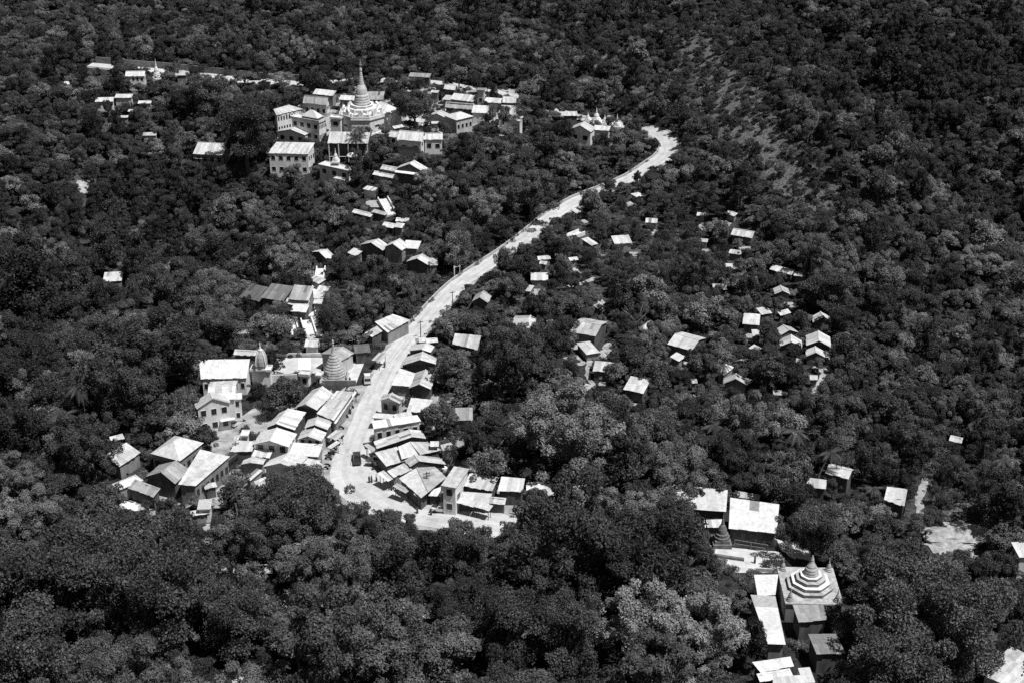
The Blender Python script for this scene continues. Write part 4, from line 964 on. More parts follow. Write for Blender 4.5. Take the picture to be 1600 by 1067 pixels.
for k, (f, zb, zt) in enumerate(((1.0, 4.8, 5.5), (.82, 5.5, 6.2), (.64, 6.2, 6.9), (.46, 6.9, 7.5))):
    b = MB(); b.lathe([(r*f*.93, zb), (r*f, zb+.12), (r*f, zt-.12), (r*f*1.03, zt-.1), (r*f*1.03, zt), (r*f*.8, zt)], 8, rot=P8); b.build('terrace', GREYST if k % 2 == 0 else STUCCO, t)
    b = MB(); b.lathe([(r*f*1.035, zt-.34), (r*f*1.035, zt-.2)], 8, rot=P8); b.build('dark_band', DARKCONC, t)
b = MB(); b.lathe(ringed([], 7.5, 9.0, r*.34, r*.24, 3)+[(r*.2,9.1),(r*.2,9.3),(r*.12,9.9),(r*.07,10.5),(r*.09,10.6),(r*.02,11.6)], 20); b.build('bell_and_spire', GREYST, t)
for sx in (-1, 1):
    for sy in (-1, 1): mini_stupa(t, sx*(hx-.75), sy*(hy-.75), 4.8, .72, 3.0, m=GREYST)
BLOCK.append((pc.x, pc.y, u.x, u.y, hx, hy)); clear_pts([tuple(pc+u*(i*hx*.45)+v*(j*hy*.4)+Vector((0,0,z0+5.2-pc.z))) for i in (-2,-1,0,1) for j in (-2,-1,0,1,2)]+[(pc.x,pc.y,z0+9)], 'pagoda3', .08)
# ribbed temple tower on the chapel
pc = at(*cp('E', (510, 300)), 4.9); z0 = zz(pc.x, pc.y)
t = thing('temple_tower', 'ribbed bullet shaped grey temple tower standing on the square white chapel', 'tower', (pc.x, pc.y, z0+4.9), 0, 'pagodas of the village', .8)
b = MB(); b.lathe([(2.3,0),(2.3,.5),(2.0,.5),(2.0,1.4),(2.15,1.4),(2.15,1.7)], 4, rot=math.pi/4); b.build('base', STUCCO, t)
b = MB(); b.lathe([(1.95,1.7),(1.9,3.0),(1.7,4.3),(1.3,5.4),(.85,6.1),(.8,6.3)], 12, rot=P8); b.build('ribbed_shaft', CONC, t)
b = MB()
for k in range(4):
    a = k*math.pi/2+math.pi/4
    for (r0, za), (r1, zb) in zip([(2.1,1.7),(2.05,3.0),(1.82,4.3),(1.4,5.4)], [(2.05,3.0),(1.82,4.3),(1.4,5.4),(.85,6.3)]):
        b.tube((r0*math.cos(a), r0*math.sin(a), za), (r1*math.cos(a), r1*math.sin(a), zb), .2, .2, 6)
b.build('corner_rib', STUCCO, t)
b = MB(); b.lathe([(.7,6.3),(.75,6.6),(.4,6.9),(.3,7.4),(.14,8.0),(.2,8.2),(.03,9.2)], 12); b.build('finial', STUCCO, t)
clear_pts([(pc.x, pc.y, z0+h) for h in (5, 7, 9, 11, 13)], 'tower1', .1)
# small shrines: bell pagodas and a spired shrine
def small_pagoda(c, p, base, r, h, label, m=STUCCO, name='small_pagoda'):
    q = at(*cp(c, p), base); z = zz(q.x, q.y)
    t = thing(name, label, 'pagoda', (q.x, q.y, z+base), 0, 'small pagodas and shrines')
    b = MB(); b.box(-r, r, -r, r, -.8 if base < 1 else 0, h*.12); b.box(-r*.8, r*.8, -r*.8, r*.8, h*.12, h*.2); b.build('base', m, t)
    mini_stupa(t, 0, 0, h*.2, r*.85, h*.8, 'bell_and_spire', m)
    clear_pts([(q.x, q.y, z+base+h*k) for k in (.2, .5, .9)], 's%d' % len(ALLOW), .1)
small_pagoda('R', (565, 360), 4.7, 1.3, 5.2, 'small bell pagoda standing on the flat roofed white shrine building')
small_pagoda('C', (1035, 430), .3, 2.0, 6.0, 'largest white stupa among the shrines at the hairpin bend')
small_pagoda('C', (985, 415), .3, 1.1, 3.4, 'little white stupa left of the largest bend stupa')
small_pagoda('C', (1085, 430), .3, 1.1, 3.4, 'little white stupa directly right of the largest bend stupa')
small_pagoda('C', (1158, 455), .3, 1.4, 5.2, 'slender white stupa nearest the road at the hairpin bend')
small_pagoda('A', (972, 262), .3, 1.8, 9, 'pale pointed stupa beside the white two storey roadside house')
small_pagoda('L', (660, 590), .2, 1.9, 7.5, 'dark spired shrine in front of the gap between the two big halls', DARKCONC)
small_pagoda('E', (1024, 160), .2, .5, 5, 'thin white shrine pillar behind the diamond shaped grey roof')
small_pagoda('Q', (1368, 700), .3, .9, 4, 'small white shrine at the right foot of the tall pagoda hall')
small_pagoda('R', (885, 300), .3, .6, 3.6, 'white gate post shrine beside the open prayer hall')
def tank(c, p, base, label, r=1.0, h=1.6):
    q = at(*cp(c, p), base); t = thing('water_tank', label, 'water tank', (q.x, q.y, zz(q.x, q.y)+base))
    b = MB(); b.lathe([(r,0),(r,h*.8),(r*.8,h*.95),(r*.3,h),(r*.3,h+.12)], 16); b.build('drum', STUCCO, t)
    b = MB(); b.box(-r*.9, r*.9, -r*.9, r*.9, -base-.5, -.01); b.build('stand', WALLS['m'], t)
tank('U', (622, 300), 1.6, 'pale round water tank on a stand behind the ringed pagoda', 1.3, 1.8)
tank('F', (682, 392), .6, 'round pale water tank at the left foot of the tall gabled house')
tank('W', (770, 190), .6, 'small round water tank behind the tall narrow house', .7, 1.1)
tank('Q', (1030, 340), .8, 'small white water tank behind the tall pagoda', .9, 1.3)
# rounded canopy and striped tiered gate roof
q = at(*cp('R', (735, 320)), 4.5); z = zz(q.x, q.y)
t = thing('domed_canopy', 'rounded pale canopy on the roof of the flat roofed shrine', 'canopy', (q.x, q.y, z+4.4), 0)
b = MB(); b.lathe([(1.9,1.1),(1.85,1.3),(1.4,1.75),(.7,2.0),(.05,2.1)], 18); b.build('dome', STUCCO, t)
for k in range(4):
    a = k*math.pi/2+.78; b = MB(); b.tube((1.5*math.cos(a), 1.5*math.sin(a), 0), (1.5*math.cos(a), 1.5*math.sin(a), 1.15), .12); b.build('post', STUCCO, t)
q = at(*cp('F', (860, 168)), 7.2); z = zz(q.x, q.y)
t = thing('tiered_gate', 'gateway of three stacked white chevron roofs behind the tall gabled house', 'gate', (q.x, q.y, z), .05)
for k in range(3):
    w, zb, y = 2.6, 5.0+.75*k, .9*k
    b = MB(); sheet_roof(b, (-w, y-.45, zb), (-w, y+.45, zb), (0, y+.45, zb+.9), (0, y-.45, zb+.9), .86, 9, 0); sheet_roof(b, (w, y+.45, zb), (w, y-.45, zb), (0, y-.45, zb+.9), (0, y+.45, zb+.9), .86, 9, 0); b.build('chevron_roof', TIN, t)
for s in (-1, 1): b = MB(); b.box(s*2.2-.25, s*2.2+.25, -.2, 2.0, -1, 5.3); b.build('pillar', WALLS['w'], t)
clear_pts([(q.x+dx, q.y+1, z+6) for dx in (-2, 0, 2)], 'tg', .1)

# ------------------------------------------------------------------ walls, rails, stairs
def wall_along(name, label, cat, pts, h, w, m, lo=-.6, kind=None):
    b = MB(); P = [Vector((x, y, zz(x, y))) for x, y in pts]; o = P[0]
    for a, c in zip(P, P[1:]):
        d = (c-a); d.z = 0; d.normalize(); n = Vector((-d.y, d.x, 0))*(w/2); A, C = a-o, c-o
        b.hexa([A-n+Vector((0,0,lo)), A+n+Vector((0,0,lo)), C+n+Vector((0,0,lo)), C-n+Vector((0,0,lo)), A-n+Vector((0,0,h)), A+n+Vector((0,0,h)), C+n+Vector((0,0,h)), C-n+Vector((0,0,h))])
    ob = b.build(name, m); ob.location = o; tag(ob, label, cat); return ob
fr = frames(road_line); ys = [proj(x, y, zz(x, y)) for x, y, *_ in fr]
left = []
for (x, y, w, dx, dy), (uu, vv, _) in zip(fr, ys):
    if 212 < vv < 520 and uu > 630:
        left.append((x-dy*(w/2+.5), y+dx*(w/2+.5)))
wall_along('roadside_parapet', 'long low stained parapet along the left edge of the straight climbing road', 'wall', left[::2], .75, .35, CONC)
up = [(x+dy*(w/2+.6), y-dx*(w/2+.6)) if False else (x, y, w, dx, dy) for (x, y, w, dx, dy), (uu, vv, _) in zip(fr, ys) if 90 < uu < 472 and vv < 140]
wall_along('retaining_wall', 'tall dark retaining wall with a pale rim above the upper left road', 'wall', [(x+dy*(w/2+.8), y-dx*(w/2+.8)) for x, y, w, dx, dy in up][::2], 2.6, .6, DARKCONC)
wall_along('road_railing', 'thin pale kerb wall along the valley side of the upper left road', 'wall', [(x-dy*(w/2+.4), y+dx*(w/2+.4)) for x, y, w, dx, dy in up][::2], .5, .25, PALECONC)
def pxline(c, pts): return [tuple(at(*cp(c, p))[:2]) for p in pts]
wall_along('courtyard_wall', 'pale front wall of the temple courtyard left of the gatehouse', 'wall', pxline('E', [(572, 385), (730, 382)]), 2.2, .3, WALLS['w'])
wall_along('courtyard_wall', 'thin white wall at the back of the temple courtyard', 'wall', pxline('E', [(600, 232), (880, 228)]), 1.2, .25, WALLS['w'])
wall_along('terrace_wall', 'notched dark wall below the ringed pagoda terrace', 'wall', pxline('U', [(480, 900), (1035, 905)]), 1.4, .35, WALLS['m'])
wall_along('bench_wall', 'low dark bench wall across the lower temple court', 'wall', pxline('L', [(600, 668), (800, 698)]), .7, .6, DARKCONC)
wall_along('compound_wall', 'pale coping wall behind the eight sided pagoda', 'wall', pxline('M', [(320, 372), (480, 380)]), 1.0, .3, WALLS['p'])
wall_along('slope_wall', 'dark fence line across the slope at the far left of the hamlet', 'fence', pxline('F', [(170, 690), (300, 735), (380, 760)]), .9, .15, WOOD)
# pipe frame round the lower court
t0 = [at(*cp('L', q)) for q in ((740, 612), (942, 645), (938, 740))]
t = thing('court_railing', 'tubular rail frame at the corner of the lower temple court', 'railing', t0[0], 0)
for a, c in zip(t0, t0[1:]):
    for hh in (1.0, 1.9):
        b = MB(); b.tube(a-t0[0]+Vector((0,0,hh)), c-t0[0]+Vector((0,0,hh)), .07); b.build('rail', METAL, t)
for a in t0+[(t0[0]+t0[1])/2]:
    b = MB(); b.tube(a-t0[0]-Vector((0,0,.3)), a-t0[0]+Vector((0,0,1.95)), .09); b.build('post', METAL, t)
def stairs(label, c, a, bpt, w, n, side=True):
    p, q = at(*cp(c, a)), at(*cp(c, bpt)); d = q-p; L = math.hypot(d.x, d.y)
    t = thing('stairway', label, 'stairs', p, math.atan2(d.y, d.x)-math.pi/2, 'village stairways')
    b = MB()
    for i in range(n):
        y0, y1 = L*i/n, L*(i+1)/n; z = zz(p.x+d.x*(i+.5)/n, p.y+d.y*(i+.5)/n)-p.z+.35; b.box(-w/2, w/2, y0, y1-.01, z-1.2, z+(i % 2)*.02)
    b.build('steps', PALECONC, t)
    for s in (-1, 1):
        b = MB()
        for i in range(0, n, 3):
            y0, y1 = L*i/n, L*min(n, i+3)/n; z = zz(p.x+d.x*(i+1.5)/n, p.y+d.y*(i+1.5)/n)-p.z+.6; b.box(s*(w/2+.17)-.16, s*(w/2+.17)+.16, y0, y1-.02, z-1.4, z+.55)
        b.build('side_wall', WALLS['w'], t)
    P = [(p.x+d.x*k/8, p.y+d.y*k/8) for k in range(9)]; clear_pts([(x, y, zz(x, y)+.5) for x, y in P], 'st%d' % len(ALLOW), .3)
    BLOCK.append((p.x+d.x/2, p.y+d.y/2, d.x/L, d.y/L, L/2, w/2+.6))
stairs('white walled stairs climbing from the small pavilion past the ribbed roof', 'U', (420, 270), (345, 20), 2.6, 20)
stairs('second flight of pale steps just left of the white walled stairs', 'U', (190, 220), (150, 20), 1.6, 14)
stairs('middle flight of stairs between the ribbed roof house and the dark gabled hut', 'D', (575, 850), (640, 560), 2.2, 30)
stairs('straight upper flight of grey steps right of the stone terrace', 'R', (1150, 915), (1055, 750), 3.0, 22)
stairs('white railed terrace steps among trees right of the road', 'H', (805, 300), (905, 258), 2.2, 12)

# ------------------------------------------------------------------ poles, wires, vehicles, people
def pole(c, base, top, label, arms=1, transformer=False):
    p = at(*cp(c, base)); 
    lo, hi = 2.0, 16.0
    for _ in range(30):
        m = (lo+hi)/2; vv = proj(p.x, p.y, p.z+m)[1]
        if vv > cp(c, top)[1]: lo = m
        else: hi = m
    h = max(5, min(11, lo))
    t = thing('utility_pole', label, 'utility pole', (p.x, p.y, p.z), .4, 'utility poles along the road')
    b = MB(); b.tube((0,0,-.5), (0,0,h), .15, .1); b.build('shaft', WOOD, t)
    for k in range(arms):
        b = MB(); b.box(-.8, .8, -.06, .06, h-.5-.7*k, h-.36-.7*k); 
        for x in (-.7, -.25, .25, .7): b.tube((x, 0, h-.36-.7*k), (x, 0, h-.2-.7*k), .05)
        b.build('crossarm', WOOD, t)
    clear_pts([(p.x, p.y, p.z+h*k) for k in (.3, .6, .95)], 'pole%d' % len(ALLOW), .2)
    return Vector((p.x, p.y, p.z+h-.3))
p1 = pole('W', (628, 390), (628, 195), 'tall utility pole with two crossarms before the great corner shop', 2)
p2 = pole('T', (1140, 270), (1140, 115), 'thin utility pole at the right road edge above the uppermost shop')
p3 = pole('D', (1417, 880), (1420, 785), 'thin utility pole right of the straight road beside bushes')
p4 = pole('X', (1052, 815), (1050, 640), 'utility pole at the road end of the broad plain white roof')
p5 = pole('X', (205, 800), (183, 690), 'leaning pole in front of the wide lean-to of the hamlet')
p6 = pole('H', (108, 715), (108, 680), 'short post on the right road edge below the grey gabled hut')
p7 = pole('B', (818, 800), (818, 740), 'white post standing below the big monastery corner')
t = thing('overhead_wire', 'thin dark overhead wire sagging between the road poles', 'wire', (0,0,0))
for a, c in ((p1, p4), (p4, p2), (p2, p3)):
    b = MB(); last = None
    for k in range(17):
        s = k/16; q = a*(1-s)+c*s-Vector((0,0,1.2*4*s*(1-s)))
        if last is not None: b.tube(last, q, .02, n=4, cap=False)
        last = q
    b.build('span', BLACK, t)
# gate frame by the road
q = at(*cp('H', (135, 525)))
t = thing('gate_frame', 'tall pale two post gate frame on the left side of the straight road', 'gate', q, .5)
for s in (-.9, .9): b = MB(); b.box(s-.12, s+.12, -.12, .12, -.5, 3.6); b.build('post', PALECONC, t)
b = MB(); b.box(-1.1, 1.1, -.1, .1, 3.1, 3.3); b.build('lintel', PALECONC, t)
clear_pts([(q.x, q.y, q.z+2)], 'gatef', .1)

def wheel_mesh(r, w):
    b = MB(); b.tube((-w/2, 0, 0), (w/2, 0, 0), r, n=14); return b.mesh('wheel', BLACK)
WH = wheel_mesh(.34, .22)
def loft(b, prof, w, inset):
    """side profile (y, z) swept across the width, narrower towards the roof"""
    zmax = max(z for y, z in prof); n = len(prof)
    wid = lambda z: w/2-inset*max(0, (z-.9)/(zmax-.9+1e-6))
    L = [(-wid(z), y, z) for y, z in prof]; R = [(wid(z), y, z) for y, z in prof]
    b.face(L[::-1]); b.face(R)
    for i in range(n):
        j = (i+1) % n; b.face([L[i], R[i], R[j], L[j]][::-1])
def pickup(c, p, head, label, paint, cat='pickup'):
    q = at(*cp(c, p)); t = thing('pickup_truck', label, cat, (q.x, q.y, q.z+.17), head, None)
    b = MB(); loft(b, [(-2.5,.45),(2.4,.45),(2.5,.7),(2.4,.98),(1.3,1.05),(.75,1.7),(-.6,1.74),(-.7,1.05),(-2.5,1.05)], 1.75, .18); b.build('body', paint, t)
    b = MB(); b.hexa([(-.72,1.24,1.09),(.72,1.24,1.09),(.62,.8,1.64),(-.62,.8,1.64),(-.72,1.29,1.12),(.72,1.29,1.12),(.62,.84,1.68),(-.62,.84,1.68)]); b.build('windscreen', PANE, t)
    for s in (-1, 1): b = MB(); b.box(s*.8-.03, s*.8+.03, -.5, .7, 1.12, 1.55); b.build('side_window', PANE, t)
    b = MB(); b.box(-.78, .78, -2.42, -.8, 1.06, 1.1); b.build('cargo_bed', BLACK, t)
    for s in (-1, 1):
        b = MB(); b.box(s*.55-.17, s*.55+.17, 2.44, 2.53, .68, .86); b.build('headlight', TRIM, t)
        for y in (-1.5, 1.5): child('wheel', WH, t, (s*.78, y, .34))
    if cat == 'pickup' and paint is CARD:
        for s in (-1, 1):
            b = MB(); b.tube((s*.8, -2.4, 1.05), (s*.8, -2.4, 2.0), .04); b.tube((s*.8, -.8, 1.05), (s*.8, -.8, 2.0), .04); b.tube((s*.8,-2.4,2.0), (s*.8,-.8,2.0), .04); b.build('cargo_rail', METAL, t)
    clear_pts([(q.x, q.y, q.z+.8)], 'car%d' % len(ALLOW), .0); return t
pickup('V', (72, 890), .15, 'dark pickup truck parked on the wide pale road bend', CARD)
pickup('U', (1195, 850), .12, 'white pickup with dark windows parked left of the road below the kiosk', CARW)
pickup('E', (300, 652), 1.2, 'small white vehicle parked at the foot of the tall gabled house', CARW, 'car')
pickup('W', (755, 530), 1.4, 'small pale vehicle parked in the court below the tall narrow house', CARW, 'car')
pickup('Q', (88, 288), 1.4, 'first vehicle parked on the bright upper left road', CARD, 'car')
pickup('B', (470, 182), 1.5, 'second vehicle higher on the bright upper left road', CARD, 'car')
q = at(*cp('F', (880, 700))); t = thing('bus', 'long dark bus with a loaded roof rack parked beside the patched roof', 'bus', (q.x, q.y, q.z+.15), -.45)
b = MB(); loft(b, [(-4.2,.5),(4.1,.5),(4.25,1.3),(4.1,2.7),(3.8,2.85),(-4.1,2.85),(-4.2,2.6)], 2.3, .12); b.build('body', CARD, t)
b = MB(); b.box(-.95, .95, 4.13, 4.22, 1.5, 2.4); b.build('windscreen', PANE, t)
for s in (-1, 1):
    for k in range(5): b = MB(); b.box(s*1.13-.03, s*1.13+.03, -3.6+1.45*k, -2.4+1.45*k, 1.6, 2.3); b.build('side_window', PANE, t)
    for y in (-2.6, 2.6): child('wheel', WH, t, (s*1.05, y, .34))
b = MB()
for y in (-3.5, -1.2, 1.2, 3.2): b.box(-1.0, 1.0, y-.05, y+.05, 2.9, 3.0)
for s in (-1, 1): b.box(s*1.0-.04, s*1.0+.04, -3.6, 3.3, 3.0, 3.25)
b.build('roof_rack', METAL, t)
b = MB(); b.box(-.8, .8, -3.2, -1.0, 3.02, 3.5); b.box(-.7, .75, -.6, 1.4, 3.02, 3.4); b.build('luggage', WOOD, t)
clear_pts([(q.x, q.y+dy_, q.z+2) for dy_ in (-3, 0, 3)], 'bus', .1)

# motorcycles
mw = MB(); mw.tube((-.05, 0, 0), (.05, 0, 0), .29, n=14); MWH = mw.mesh('wheel', BLACK)
def moto_meshes():
    b = MB(); b.hexa([(-.12,-.5,.42),(.12,-.5,.42),(.12,.3,.35),(-.12,.3,.35),(-.1,-.55,.66),(.1,-.55,.66),(.13,.25,.72),(-.13,.25,.72)]); b.tube((0,.3,.7), (0,.62,.3), .04); b.tube((0,-.4,.5), (0,-.62,.3), .05)
    s = MB(); s.hexa([(-.13,-.62,.66),(.13,-.62,.66),(.13,.02,.7),(-.13,.02,.7),(-.1,-.62,.76),(.1,-.62,.76),(.12,0,.78),(-.12,0,.78)])
    h = MB(); h.tube((-.34,.22,1.0), (.34,.22,1.0), .03); h.tube((0,.3,.7), (0,.22,1.0), .04)
    return b.mesh('frame', CARD), s.mesh('seat', BLACK), h.mesh('handlebar', METAL)
MM = moto_meshes()
def motorcycle(x, y, rz, label, group):
    t = thing('motorcycle', label, 'motorcycle', (x, y, zz(x, y)+.15), rz, group)
    child('frame', MM[0], t); child('seat', MM[1], t); child('handlebar', MM[2], t)
    child('wheel', MWH, t, (0, .62, .29)); child('wheel', MWH, t, (0, -.62, .29))
ML = [('X', (1285, 470)), ('X', (1262, 520)), ('X', (1275, 565)), ('X', (1228, 600)), ('X', (1240, 640)), ('X', (1205, 690)), ('X', (1185, 735)), ('X', (1155, 790)), ('X', (1140, 860)), ('X', (1120, 890)), ('X', (1390, 250)), ('X', (1360, 310)), ('X', (1330, 350))]
ORD = ['first', 'second', 'third', 'fourth', 'fifth', 'sixth', 'seventh', 'eighth', 'ninth', 'tenth', 'eleventh', 'twelfth', 'thirteenth', 'fourteenth']
ML.sort(key=lambda e: cp(*e)[1])
for k, (c, p) in enumerate(ML):
    q = at(*cp(c, p)); motorcycle(q.x, q.y, 1.2+random.uniform(-.3, .3), 'dark motorcycle parked before the left shops, %s from the top of the row' % ORD[k], 'motorcycles parked along the left shops')
for c, p, l in (('W', (318, 345), 'dark motorcycle standing alone in the shade of the corner awnings'), ('W', (355, 350), 'pale legged motorcycle next to the small grey awning at the bend')):
    q = at(*cp(c, p)); motorcycle(q.x, q.y, .6, l, None)

# people: one skinned body, standing or in mid stride
def body_mesh(stride):
    V = [(0,0,.92),(0,0,1.15),(0,0,1.38),(0,0,1.50),(0,.02,1.60),(0,.02,1.70)]
    E = [(0,1),(1,2),(2,3),(3,4),(4,5)]; R = [.14,.13,.15,.055,.095,.085]
    def add(p, par, r): V.append(p); R.append(r); E.append((par, len(V)-1)); return len(V)-1
    for s in (-1, 1):
        a = add((s*.19, 0, 1.40), 2, .06); e = add((s*.25, -.05*s*stride, 1.12), a, .045); w = add((s*.24, .08-.14*s*stride, .88), e, .035); add((s*.235, .1-.15*s*stride, .78), w, .04)
        h = add((s*.10, 0, .86), 0, .095); k = add((s*.11, .16*s*stride+.03, .48), h, .065); f = add((s*.11, .22*s*stride-.02, .09), k, .045); add((s*.12, .22*s*stride+.14, .04), f, .04)
    me = bpy.data.meshes.new('body'); me.from_pydata(V, E, []); o = bpy.data.objects.new('body', me); COL.objects.link(o)
    md = o.modifiers.new('skin', 'SKIN'); sv = me.skin_vertices[0].data
    for i, r in enumerate(R): sv[i].radius = (r, r)
    sv[0].use_root = True
    sd = o.modifiers.new('sub', 'SUBSURF'); sd.levels = 1; sd.render_levels = 1
    dg = bpy.context.evaluated_depsgraph_get(); out = bpy.data.meshes.new_from_object(o.evaluated_get(dg))
    out.name = 'body'; out.materials.clear(); out.materials.append(SKIN); bpy.data.objects.remove(o); return out
BM = [body_mesh(.8), body_mesh(0)]
def hair_mesh():
    b = MB(); b.lathe([(.10,1.60),(.115,1.66),(.112,1.72),(.07,1.785),(.02,1.80)], 10, (0, -.005)); return b.mesh('hair', HAIRM)
HM = hair_mesh()
def garment(m, lower):
    b = MB()
    if lower: b.lathe([(.24,.12),(.23,.5),(.2,.8),(.185,1.0)], 12)
    else: b.lathe([(.185,.9),(.17,1.1),(.21,1.35),(.16,1.46),(.08,1.5)], 12)
    return b.mesh('skirt' if lower else 'shirt', m)
SH = [garment(CLOTHL, 0), garment(CLOTHD, 0)]; SK = [garment(CLOTHD, 1), garment(CLOTHL, 1)]
def person(c, p, rz, kind, sh, sk, label):
    q = at(*cp(c, p)); t = thing('person', label, 'person', (q.x, q.y, q.z+.16), rz, None)
    child('body', BM[kind], t); child('hair', HM, t); child('shirt', SH[sh], t); child('skirt', SK[sk], t)
    clear_pts([(q.x, q.y, q.z+1)], 'pp%d' % len(ALLOW), 0)
person('T', (590, 725), .4, 0, 1, 0, 'person in dark clothes walking alone on the road beside the ringed pagoda')
person('W', (145, 290), .2, 1, 1, 0, 'person in dark clothes, left of three standing below the umbrella tree')
person('W', (165, 288), 1.2, 1, 1, 0, 'person in dark clothes, middle of three standing below the umbrella tree')
person('W', (205, 280), 2.2, 1, 0, 0, 'person in a light shirt, right of three standing below the umbrella tree')
person('W', (545, 545), 1.0, 1, 1, 0, 'person in dark clothes standing in the pale court left of the parked vehicle')
person('U', (898, 880), .6, 1, 1, 0, 'person in dark clothes, left of two on the ringed pagoda terrace')
person('U', (950, 882), .2, 1, 1, 0, 'person in dark clothes, right of two on the ringed pagoda terrace')
person('L', (866, 712), 1.8, 1, 1, 0, 'person in dark clothes standing on the lower temple court')
person('W', (660, 560), 2.0, 0, 1, 0, 'person in dark clothes walking below the corner shop pole')
person('X', (1385, 300), 1.0, 0, 0, 0, 'person in a light shirt walking past the long flat roofed shop')
PALMS = [(225,985,11,5.2,15,'palm with long drooping fronds at the bottom left',(1,-1),.85), (122,603,13,4.4,17,'upper of two tall palms at the far left',(1,0),.7), (100,648,12,4.0,16,'lower of two tall palms at the far left',(-1,0),.75),
 (305,535,10,5,20,'bushy palm behind the left end of the long temple hall',(0,0),.7), (560,201,11,4.2,20,'dark palm in front of the tall pagoda base',(-.5,0),.7), (549,214,6,2.8,14,'shorter palm left of the dark pagoda palm',(.5,0),.75),
 (770,163,10,3.2,15,'left palm of three before the upper white roofs',(0,0),.75), (789,177,8,3,15,'middle palm of three before the upper white roofs',(.5,0),.75), (811,166,11,3.6,16,'right and tallest palm of three before the upper white roofs',(0,0),.75),
 (521,455,5,4.2,14,'low spiky palm beside the ribbed stair roofs',(0,0),.55), (551,443,6,3.8,12,'sparse palm right of the low spiky palm',(0,0),.6), (1117,664,7,4.2,14,'dark palm with spread fronds on the lower wooded slope',(0,0),.7), (1243,674,7,4,13,'thin palm right of the dark spread palm',(.5,0),.7),
 (1299,706,9,3.8,14,'palm whose thin trunk leans across the bright small roof',(3.2,2.2),.7), (1130,571,5,2.6,12,'little palm hanging over the tilted white roof',(0,0),.8), (1567,718,7,3.4,13,'lone palm in the trees near the right edge',(0,0),.7), (1365,762,4,3,12,'low palm left of the ribbed square roof',(0,0),.6), (1415,782,4,2.6,12,'low palm right of the ribbed square roof',(0,0),.6)]
for px, py, h, L, n, lab, lean, dr in PALMS:
    p = at(px, py, h); clear_pts([(p.x+a*L*.6, p.y, p.z+b*L*.4) for a, b in ((0, 0), (-1, 0), (1, 0), (0, 1), (0, -1), (-.5, -.8), (.5, -.8))]+[(p.x-lean[0]*.3, p.y-lean[1]*.3, p.z-h*.3)], 'palm%d' % len(ALLOW), .3)
    BLOCK.append((p.x-lean[0], p.y-lean[1], 1, 0, .5, .5))
# ------------------------------------------------------------------ trees: unit crowns (radius 1), made of leaf clumps on lobes
def leaf_cloud(lobes, n_leaf, size, seed, aspect=.62, fold=.35, rand=.55, ragged=.2, lowcut=-.35):
    r = np.random.default_rng(seed); V = []; T = []
    tot = sum(q[3]**2 for q in lobes)
    for (cx, cy_, cz, q) in lobes:
        n = max(8, int(n_leaf*q*q/tot))
        d = r.normal(size=(n*2, 3)); d /= np.linalg.norm(d, axis=1)[:, None]
        d = d[d[:, 2] > lowcut-r.random(len(d))*.5][:n]; n = len(d)
        rad = q*(1-ragged*.6+ragged*1.4*r.random((n, 1))**1.5)
        rad = rad*(1+.22*np.sin(d[:, :1]*6+cx*9)*np.cos(d[:, 1:2]*6+cy_*7))
        P = np.array([cx, cy_, cz])+d*rad*np.array([1, 1, .82])
        N = d*(1-rand)+r.normal(size=(n, 3))*rand*.6+np.array([0, 0, .25]); N /= np.linalg.norm(N, axis=1)[:, None]
        A = np.cross(N, r.normal(size=(n, 3))); A /= np.linalg.norm(A, axis=1)[:, None]; B = np.cross(N, A)
        s = size*(.6+.8*r.random((n, 1)))
        q4 = np.stack([P-A*s, P+B*s*aspect-N*s*fold, P+A*s, P-B*s*aspect-N*s*fold], 1)
        V.append(q4.reshape(-1, 3)); T.append(np.repeat((.55+.9*r.random(n))*(.6+.75*r.random()), 2))
    V = np.concatenate(V); T = np.concatenate(T); k = len(V)//4
    F = np.empty((k, 2, 3), int); b = np.arange(k)*4
    F[:, 0] = np.stack([b, b+1, b+2], 1); F[:, 1] = np.stack([b, b+2, b+3], 1)
    return V, F.reshape(-1, 3), T
def np_mesh(name, V, F, T, m):
    me = bpy.data.meshes.new(name); n = len(F)
    me.vertices.add(len(V)); me.vertices.foreach_set('co', V.astype(np.float32).ravel())
    me.loops.add(n*3); me.loops.foreach_set('vertex_index', F.astype(np.int32).ravel())
    me.polygons.add(n); me.polygons.foreach_set('loop_start', np.arange(n, dtype=np.int32)*3)
    a = me.attributes.new('tone', 'FLOAT', 'FACE'); a.data.foreach_set('value', T.astype(np.float32))
    me.materials.append(m); me.update(calc_edges=True); return me
